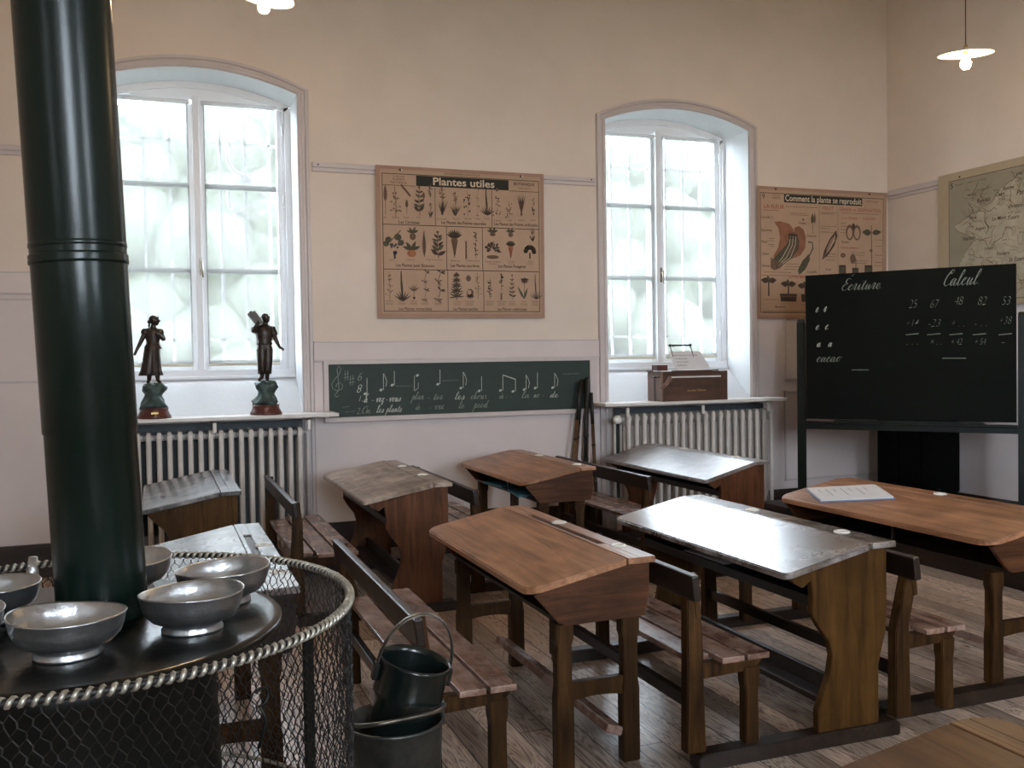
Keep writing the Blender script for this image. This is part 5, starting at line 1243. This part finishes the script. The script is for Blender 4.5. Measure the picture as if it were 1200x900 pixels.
# bail handle: from the right ear up to the left, resting against the scuttle
mb = MB(); e1 = Vector((.165*math.cos(.15), .165*math.sin(.15), .437)); e2 = Vector((-.165*math.cos(.15), -.165*math.sin(.15), .437)); ctrl = []
for i in range(21):
    t = PI*i/20; m_ = e1*math.copysign(abs(math.cos(t))**.6, math.cos(t)); upv = Vector((-.012, -.208, .055))*math.sin(t); ctrl.append(Vector((m_.x, m_.y, .437))+upv)
mb.tube(ctrl, .0065, M['strap'], 10); mb.build('handle', BK)
tag(BK, 'old zinc bucket on the floor beside the fire guard, holding the black scuttle', 'bucket')
top = C0+ray(487, 772)*2.985; bot = Vector((.612, 2.955, .055))
ax = (top-bot).normalized(); SCU = empty('coal_scuttle', bot)
zx = ax; xx = Vector((1, 0, 0)); xx = (xx-zx*xx.dot(zx)).normalized(); yy_ = zx.cross(xx)
Q = Matrix(((xx.x, yy_.x, zx.x, 0), (xx.y, yy_.y, zx.y, 0), (xx.z, yy_.z, zx.z, 0), (0, 0, 0, 1))); Ls = (top-bot).length
rt = .112
mb = MB(); mb.T = Q; mb.lathe([(0, .0), (.050, .0), (.054, .01), (.092, Ls*.55), (rt-.006, Ls-.12), (rt-.001, Ls-.115), (rt, Ls-.105), (rt-.002, Ls-.095), (rt, Ls-.02), (rt+.004, Ls-.01), (rt+.004, Ls), (rt-.003, Ls), (rt-.008, Ls-.02), (rt-.014, Ls-.15), (.048, .012), (0, .01)], M['enamel'], 56); mb.build('body', SCU)
mb = MB(); mb.T = Q; pts = []
for i in range(25): t = PI*i/24; pts.append(((rt+.008)*math.cos(t), -.012*math.sin(t), Ls-.045+.195*math.sin(t)**.85))
mb.tube(pts, .011, M['strap'], 10, flat=.35); mb.build('handle', SCU)
for s in (-1, 1): mb = MB(); mb.T = Q; mb.box(s*(rt-.002), s*(rt+.016), -.014, .014, Ls-.075, Ls-.02, M['enamel'], .004); mb.build('lug', SCU)
tag(SCU, 'black enamel coal scuttle leaning inside the zinc bucket', 'coal scuttle')

# ------------------------------------------------------------------ wooden box (portable harmonium) on the right shelf
def at_y(px, py, Y): return on_y(px, py, Y)
HB = empty('portable_harmonium', (4.50, 7.62, 1.15)); HB.rotation_euler = (0, 0, 0)
L0, L1 = -.30, .38; mb = MB()
mb.box(L0+.012, L1-.012, -.135, .12, 0, .262, M['boxw'], .003); mb.build('case', HB)
for nm, a, b in (('end_panel', L0, L0+.014), ('end_panel', L1-.014, L1)):
    mb = MB(); mb.box(a, b, -.138, .123, 0, .264, M['boxend'] if a < 0 else M['boxw'], .002)
    if a < 0: mb.box(a-.003, a+.001, -.02, .0, .0, .20, M['stickdark'])
    mb.build(nm, HB)
mb = MB(); mb.box(L0-.012, L1-.08, -.12, .13, .264, .275, M['boxw'], .002); mb.build('lid', HB)
mb = MB(); mb.box(L0+.02, L0+.13, -.02, .08, .275, .325, M['plinth'], .005); mb.build('stop_block', HB)
mb = MB(); mb.box(L0-.02, L0+.10, -.14, -.02, .266, .275, M['sheet'], .001); mb.build('white_slip', HB)
mb = MB(); mb.box(L0+.07, L1-.075, -.150, -.138, .208, .222, M['shelf'], .003); mb.prism([(L0-.02, .115), (L0+.0, .11), (L0+.06, .15), (L0+.10, .20), (L0+.085, .226), (L0+.06, .226), (L0+.02, .17), (L0-.02, .13)], 'y', -.155, -.142, M['boxend'], .002); mb.tube([(L0+.015, -.158, .14), (L0+.015, -.14, .14)], .006, M['stickdark'], 8); mb.build('lever', HB)
mb = MB(); mb.tube([(L0-.005, -.10, .217), (L0-.05, -.10, .217)], .006, M['strap'], 8); mb.tube([(L0-.05, -.12, .217), (L0-.05, -.07, .217)], .009, M['stickdark'], 8); mb.build('side_knob', HB)
mb = MB(); 
mb.tube([(L0+.15, -.02, .50), (L0+.37, -.02, .50)], .008, M['wd_dark'], 8)
for x in (L0+.155, L0+.365): mb.tube([(x, -.02, .50), (x+.035, -.07, .275)], .005, M['steel'], 8); mb.ball((x, -.02, .50), .014, M['stickdark'])
mb.build('music_stand', HB)
mb = MB(); mb.T = Matrix.Identity(4)
def pf(u, v, d=0): return (L0+.13+.05*(1-v/.17)+u, -.085+.055*v/.17+d, .278+v)
a_ = [pf(0, 0), pf(.36, 0), pf(.33, .165), pf(0, .17)]; mb.add(a_+[(x, y+.003, z) for x, y, z in a_], [(0, 1, 2, 3), (4, 5, 6, 7), (0, 1, 5, 4), (1, 2, 6, 5), (2, 3, 7, 6), (3, 0, 4, 7)], M['sheet'])
for t, v, w in (('MERCI DE NE PAS TOUCHER', .125, .25), ('NI DE JOUER', .095, .13), ('GUIDE CHANT', .065, .13), ('MERCI', .035, .09)):
    put_text(mb, t, lambda u_, v_, v=v: pf(.03+u_, v+v_, -.0012), .016, M['ink'], width=w)
mb.build('paper_sheet', HB, 'white sheet with lines of writing')
mb = MB(); put_text(mb, 'Guide-Chant', lambda u_, v_: (L0+.26+u_, -.1362, .085+v_), .024, M['brass'], width=.19); mb.build('maker_lettering', HB)
tag(HB, 'brown wooden portable harmonium box with lever and paper, on the right window shelf', 'harmonium')

# ------------------------------------------------------------------ bronze statuettes
def skin_mesh(name, joints, bones, parent, mat, sub=2, extra=None, T=None):
    me = bpy.data.meshes.new(name); keys = list(joints); idx = {k: i for i, k in enumerate(keys)}
    me.from_pydata([joints[k][0] for k in keys], [(idx[a], idx[b]) for a, b in bones], [])
    bm = bmesh.new(); bm.from_mesh(me); L = bm.verts.layers.skin.verify(); bm.verts.ensure_lookup_table()
    for k, i in idx.items():
        r = joints[k][1]*1.32; bm.verts[i][L].radius = (r, r) if not isinstance(r, tuple) else r
        bm.verts[i][L].use_root = (i == 0)
    bm.to_mesh(me); bm.free()
    o = bpy.data.objects.new(name, me); COL.objects.link(o)
    m1 = o.modifiers.new('s', 'SKIN'); m1.use_smooth_shade = True
    m2 = o.modifiers.new('d', 'SUBSURF'); m2.levels = sub; m2.render_levels = sub
    dg = bpy.context.evaluated_depsgraph_get(); dg.update(); em = bpy.data.meshes.new_from_object(o.evaluated_get(dg))
    bpy.data.objects.remove(o)
    em.materials.clear(); em.materials.append(mat)
    for p in em.polygons: p.use_smooth = True
    em.name = name; r = bpy.data.objects.new(name, em); COL.objects.link(r); r.parent = parent
    return r
def statuette(loc, label, who):
    R = empty('bronze_statuette', loc); R.scale = (1.04, 1.04, 1.03)
    mb = MB(); mb.lathe([(0, 0), (.115, 0), (.118, .012), (.108, .028), (.100, .045), (.095, .062), (.10, .068), (.098, .075), (0, .076)], M['plinth'], 40); pln = mb.build('plinth', R)
    if who == 'girl': mb = MB(); mb.box(-.02, .03, -.108, -.100, .034, .046, M['brass'], .001); pl = mb.build('name_plate', pln)
    rg = random.Random(5 if who == 'girl' else 9)
    def warp(x, y, z, t):
        k = 1+.16*math.sin(3*t+z*30+rg_ph)+.10*math.sin(5*t-z*55)+.05*math.sin(9*t+z*80); return x*k, y*k, z+.006*math.sin(4*t+z*40)
    rg_ph = 1.2 if who == 'girl' else 2.6
    mb = MB(); mb.lathe([(0, .074), (.088, .074), (.086, .10), (.070, .125), (.058, .15), (.060, .175), (.075, .20), (.080, .225), (.068, .245), (.04, .252), (0, .252)], M['verdi'], 40, warp=warp); mb.build('rock_base', R)
    z0 = .245
    if who == 'girl':
        # facing viewer, head in profile to the viewer's right; local x right, -y towards the room
        J = {'pelvis': ((.0, 0, z0+.245), .036), 'waist': ((.004, 0, z0+.295), .027), 'chest': ((.004, -.004, z0+.355), .037), 'neckb': ((.006, 0, z0+.402), .016), 'neck': ((.012, 0, z0+.445), .0135),
             'shl': ((-.040, 0, z0+.388), .017), 'ell': ((-.075, -.006, z0+.312), .0125), 'wrl': ((-.108, -.02, z0+.245), .0085), 'hal': ((-.116, -.024, z0+.225), .0075),
             'shr': ((.046, 0, z0+.385), .017), 'elr': ((.082, -.012, z0+.318), .0125), 'wrr': ((.048, -.052, z0+.350), .0085), 'har': ((.030, -.060, z0+.362), .0085),
             'hil': ((-.018, 0, z0+.22), .028), 'knl': ((-.024, -.004, z0+.12), .020), 'anl': ((-.028, .004, z0+.028), .011), 'tol': ((-.038, -.032, z0+.012), .009),
             'hir': ((.018, 0, z0+.22), .028), 'knr': ((.028, -.014, z0+.12), .020), 'anr': ((.030, -.010, z0+.03), .011), 'tor': ((.050, -.040, z0+.010), .009)}
        hd = Vector((.016, -.002, z0+.460)); face = 1
    else:
        J = {'pelvis': ((.0, 0, z0+.265), .037), 'waist': ((.0, 0, z0+.305), .033), 'chest': ((.0, -.004, z0+.370), .042), 'neckb': ((.004, 0, z0+.418), .018), 'neck': ((.010, -.002, z0+.458), .0155),
             'shl': ((-.050, 0, z0+.402), .019), 'ell': ((-.088, -.030, z0+.375), .014), 'wrl': ((-.060, -.050, z0+.425), .010), 'hal': ((-.048, -.046, z0+.445), .010),
             'shr': ((.054, 0, z0+.398), .019), 'elr': ((.082, -.004, z0+.315), .0135), 'wrr': ((.108, -.020, z0+.258), .009), 'har': ((.126, -.026, z0+.246), .008),
             'hil': ((-.020, 0, z0+.235), .031), 'knl': ((-.024, -.010, z0+.135), .023), 'anl': ((-.022, .008, z0+.035), .0125), 'tol': ((-.052, -.024, z0+.010), .010),
             'hir': ((.020, 0, z0+.235), .031), 'knr': ((.020, -.014, z0+.135), .022), 'anr': ((.012, -.004, z0+.035), .0125), 'tor': ((.012, -.044, z0+.012), .010)}
        hd = Vector((.012, -.004, z0+.474)); face = .4
    bones = [('pelvis', 'waist'), ('waist', 'chest'), ('chest', 'neckb'), ('neckb', 'neck'), ('chest', 'shl'), ('shl', 'ell'), ('ell', 'wrl'), ('wrl', 'hal'), ('chest', 'shr'), ('shr', 'elr'), ('elr', 'wrr'), ('wrr', 'har'),
             ('pelvis', 'hil'), ('hil', 'knl'), ('knl', 'anl'), ('anl', 'tol'), ('pelvis', 'hir'), ('hir', 'knr'), ('knr', 'anr'), ('anr', 'tor')]
    # fingers
    for h, w in (('hal', 'wrl'), ('har', 'wrr')):
        hp_ = Vector(J[h][0]); d = (hp_-Vector(J[w][0])).normalized(); s_ = d.cross(Vector((0, 1, 0))).normalized()
        for f in range(4):
            k1 = h+'f%d' % f; o_ = s_*(f-1.5)*.0042; L_ = (.012, .015, .014, .010)[f]
            J[k1] = (tuple(hp_+o_+d*L_*.6), .0026); J[k1+'b'] = (tuple(hp_+o_+d*L_+Vector((0, .003, -.003))), .0022); bones += [(h, k1), (k1, k1+'b')]
        J[h+'t'] = (tuple(hp_-s_*.009+d*.004), .0028); bones.append((h, h+'t'))
    body = skin_mesh('figure', J, bones, R, M['bronze'])
    mb = MB(); mb.T = Matrix.Translation(hd) @ Matrix.Rotation(face*PI/2*.85 if face == 1 else .5, 4, 'Z')
    # head with face: skull, jaw, nose, brow, ears (facing -y before the turn)
    bmh = bmesh.new(); bmesh.ops.create_uvsphere(bmh, u_segments=28, v_segments=20, radius=.032)
    for v in bmh.verts:
        x, y, z = v.co; f = max(0, -y)/.03
        v.co.x = x*(.86-.16*max(0, -z)/.03); v.co.z = z*1.18; v.co.y = y*1.02
        if z < 0: v.co.y -= .004*(-z/.03)
        g = math.exp(-((x/.0055)**2)-((z+.002)/.008)**2); v.co.y -= .009*g*(1 if y < 0 else 0)      # nose
        for ex in (-.010, .010):
            g = math.exp(-(((x-ex)/.005)**2)-((z-.005)/.004)**2); v.co.y += .0035*g*(1 if y < 0 else 0)    # eye sockets
        g = math.exp(-((x/.009)**2)-((z+.015)/.0022)**2); v.co.y += .002*g*(1 if y < 0 else 0)             # mouth
        g = math.exp(-((x/.008)**2)-((z+.026)/.005)**2); v.co.y -= .003*g*(1 if y < 0 else 0)              # chin
    mb.bm(bmh, M['bronze'], True)
    for s in (-1, 1): mb.ball((s*.0255, .001, -.002), .0065, M['bronze'], .45, .8, 1.2, 1)
    mb.build('head', R)
    mb = MB(); mb.T = Matrix.Translation(hd) @ Matrix.Rotation(face*PI/2*.85 if face == 1 else .5, 4, 'Z')
    if who == 'girl':
        mb.ball((0, .006, .010), .031, M['bronze'], .98, 1.0, 1.0, 3); mb.ball((0, .032, -.006), .015, M['bronze'], 1, 1, 1, 2); mb.ball((0, .036, -.03), .010, M['bronze'], 1, .8, 1.8, 2); mb.tube([(-.028, -.012, .014), (-.02, -.026, .022), (0, -.031, .024), (.02, -.026, .022), (.028, -.012, .014)], .005, M['bronze'], 8)
        mb.build('hair', R)
    else:
        for i in range(26):
            a = rg.uniform(0, 2*PI); e = rg.uniform(.1, 1.4); x, y, z = .027*math.cos(a)*math.cos(e), .028*math.sin(a)*math.cos(e)+.005, .006+.030*math.sin(e); mb.ball((x, y, z), .0085, M['bronze'], 1, 1, .8, 1)
        mb.ball((0, .008, .008), .028, M['bronze'], 1, 1, 1, 2); mb.build('hair', R)
    if who == 'girl':
        def fold(x, y, z, t):
            h = max(0, (z0+.30-z))/.24; k = 1+.09*h*math.sin(9*t)+.05*h*math.sin(5*t+1); return x*k+(.0-.018*h), y*k, z
        mb = MB(); mb.lathe([(.038, z0+.302), (.050, z0+.270), (.056, z0+.225), (.060, z0+.17), (.068, z0+.10), (.078, z0+.066), (.075, z0+.064), (.058, z0+.10), (.04, z0+.2)], M['bronze'], 60, warp=fold); mb.build('skirt', R)
        mb = MB(); mb.lathe([(.020, z0+.412), (.040, z0+.398), (.050, z0+.365), (.050, z0+.345), (.042, z0+.31), (.042, z0+.295), (.055, z0+.27), (.058, z0+.258)], M['bronze'], 40, warp=lambda x, y, z, t: (x*1.08+.004, y*.85, z+.003*math.sin(6*t)))
        for s, e in ((-1, 'shl'), (1, 'shr')): c = J[e][0]; mb.ball((c[0]+s*.006, c[1], c[2]-.010), .030, M['bronze'], 1, .9, 1.0, 2)
        mb.build('blouse', R)
    else:
        mb = MB()
        for s, h, kn, an in ((-1, 'hil', 'knl', 'anl'), (1, 'hir', 'knr', 'anr')):
            a, b, c = (Vector(J[q][0]) for q in (h, kn, an)); mb.tube([a+Vector((0, 0, .035)), a, a.lerp(b, .5), b, b.lerp(c, .45), b.lerp(c, .72), b.lerp(c, .74)], [.036, .041, .037, .032, .031, .031, .022], M['bronze'], 18)
        mb.build('trousers', R)
        mb = MB(); mb.lathe([(.022, z0+.432), (.050, z0+.412), (.062, z0+.375), (.056, z0+.33), (.052, z0+.30), (.058, z0+.285), (.050, z0+.275)], M['bronze'], 40, warp=lambda x, y, z, t: (x*(1.04+.03*math.sin(7*t)), y*.82, z))
        for s, e, f in ((-1, 'shl', 'ell'), (1, 'shr', 'elr')): a, b = Vector(J[e][0]), Vector(J[f][0]); mb.tube([a+Vector((-s*.01, 0, .004)), a, a.lerp(b, .45), a.lerp(b, .62), a.lerp(b, .64)], [.024, .030, .029, .030, .018], M['bronze'], 14)
        mb.build('shirt', R)
        mb = MB(); mb.T = Matrix.Translation((-.062, -.012, z0+.475)) @ Matrix.Rotation(-.62, 4, 'Y')
        mb.prism([(-.028, -.055), (.026, -.055), (.030, .055), (-.030, .055)], 'y', -.030, .022, M['bronze'], .004)
        for q in range(5): mb.box(-.031, .031, -.032, .024, -.046+q*.023, -.042+q*.023, M['bronze'])
        mb.ball((.0, -.004, .06), .012, M['bronze'], 1.2, 1, .6, 1); mb.ball((-.022, -.004, .058), .009, M['bronze'], 1, 1, .6, 1)
        mb.build('basket', R)
    tag(R, label, 'statuette', None)
    return R
statuette((-.022, 7.60, 1.1505), 'bronze statuette of a standing girl in long skirt, just right of the stovepipe', 'girl')
statuette((.79, 7.60, 1.1505), 'bronze statuette of a youth carrying a load on one shoulder', 'boy')

# ------------------------------------------------------------------ outside
mb = MB(); mb.box(-25, 30, YB+.6, YB+40, -1.2, -1.0, M['grass']); mb.build('lawn')['kind'] = 'structure'
mb = MB(); mb.box(-25, 30, YF-40, YF-.6, -1.2, -1.0, M['grass']); mb.build('lawn')['kind'] = 'structure'
rg = random.Random(21)
mb = MB()
for q in range(900):  # garden greenery, its height and distance shaped to hide bright sky from the camera
    z = rg.uniform(-1, 10.8); mb.ball((rg.uniform(-22, 40), YB+32+rg.uniform(-2, 2)+.1*z, z), rg.uniform(1.6, 2.4), M['hedge'], 1, 1, .9, 2)
h = tag(mb.build('tree_belt'), 'tall green garden trees seen faintly through the blinds', 'trees'); h['kind'] = 'stuff'
for i, c in enumerate(WIN):
    G = empty('window_grille', (c, YB+.62, 1.2)); mb = MB()
    for q in range(-3, 4): mb.box(q*.2-.011, q*.2+.011, -.008, .008, .0, 2.5, M['ironwhite'])
    for z in (.05, .55, 2.2): mb.box(-.75, .75, -.008, .008, z-.012, z+.012, M['ironwhite'])
    mb.build('bars', G)
    if i == 0:
        mb = MB()
        for (x, z, r) in ((.42, 1.75, .16), (.42, 2.1, .16)):
            pts = [(x+r*math.cos(t), .02, z+r*math.sin(t)) for t in [1.2+4.4*q/20 for q in range(21)]]; mb.tube(pts, .018, M['ironwhite'], 6)
        mb.tube([(.3, .02, 1.6), (.72, .02, 1.85)], .016, M['ironwhite'], 6); mb.tube([(.3, .02, 1.98), (.72, .02, 1.66)], .016, M['ironwhite'], 6); mb.build('scrollwork', G)
    tag(G, ('white iron window grille outside the left window, with scrollwork', 'plain white iron window grille outside the right window')[i], 'window grille')

# ------------------------------------------------------------------ light
w = bpy.data.worlds.new('sky'); S.world = w; w.use_nodes = True
bg = w.node_tree.nodes['Background']; bg.inputs['Color'].default_value = (.80, .90, 1.0, 1); bg.inputs['Strength'].default_value = 30.0
for i, (x_, y, rz) in enumerate(((WIN[0], YB+DEP+.10, 0), (WIN[1], YB+DEP+.10, 0), (WIN[0], YF-DEP-.10, PI), (WIN[1], YF-DEP-.10, PI), (XL-DEP-.10, WINL[0], PI/2))):
    L = bpy.data.lights.new('window_daylight', 'AREA'); L.shape = 'RECTANGLE'; L.size = 1.5; L.size_y = 2.4
    L.cycles.is_portal = True
    o = bpy.data.objects.new('window_daylight', L); COL.objects.link(o); o.location = (x_, y, 2.6)
    o.rotation_euler = (-PI/2, 0, rz)
S.view_settings.view_transform = 'Standard'; S.view_settings.look = 'None'; S.view_settings.gamma = 1.0; S.view_settings.exposure = 0.64
S.view_settings.use_curve_mapping = False
S.cycles.use_denoising = True
try: S.cycles.denoiser = 'OPENIMAGEDENOISE'
except Exception: pass
S.cycles.max_bounces = 10; S.cycles.diffuse_bounces = 6; S.cycles.glossy_bounces = 4; S.cycles.transparent_max_bounces = 16
S.cycles.sample_clamp_indirect = 8.0; S.cycles.caustics_reflective = False; S.cycles.caustics_refractive = False
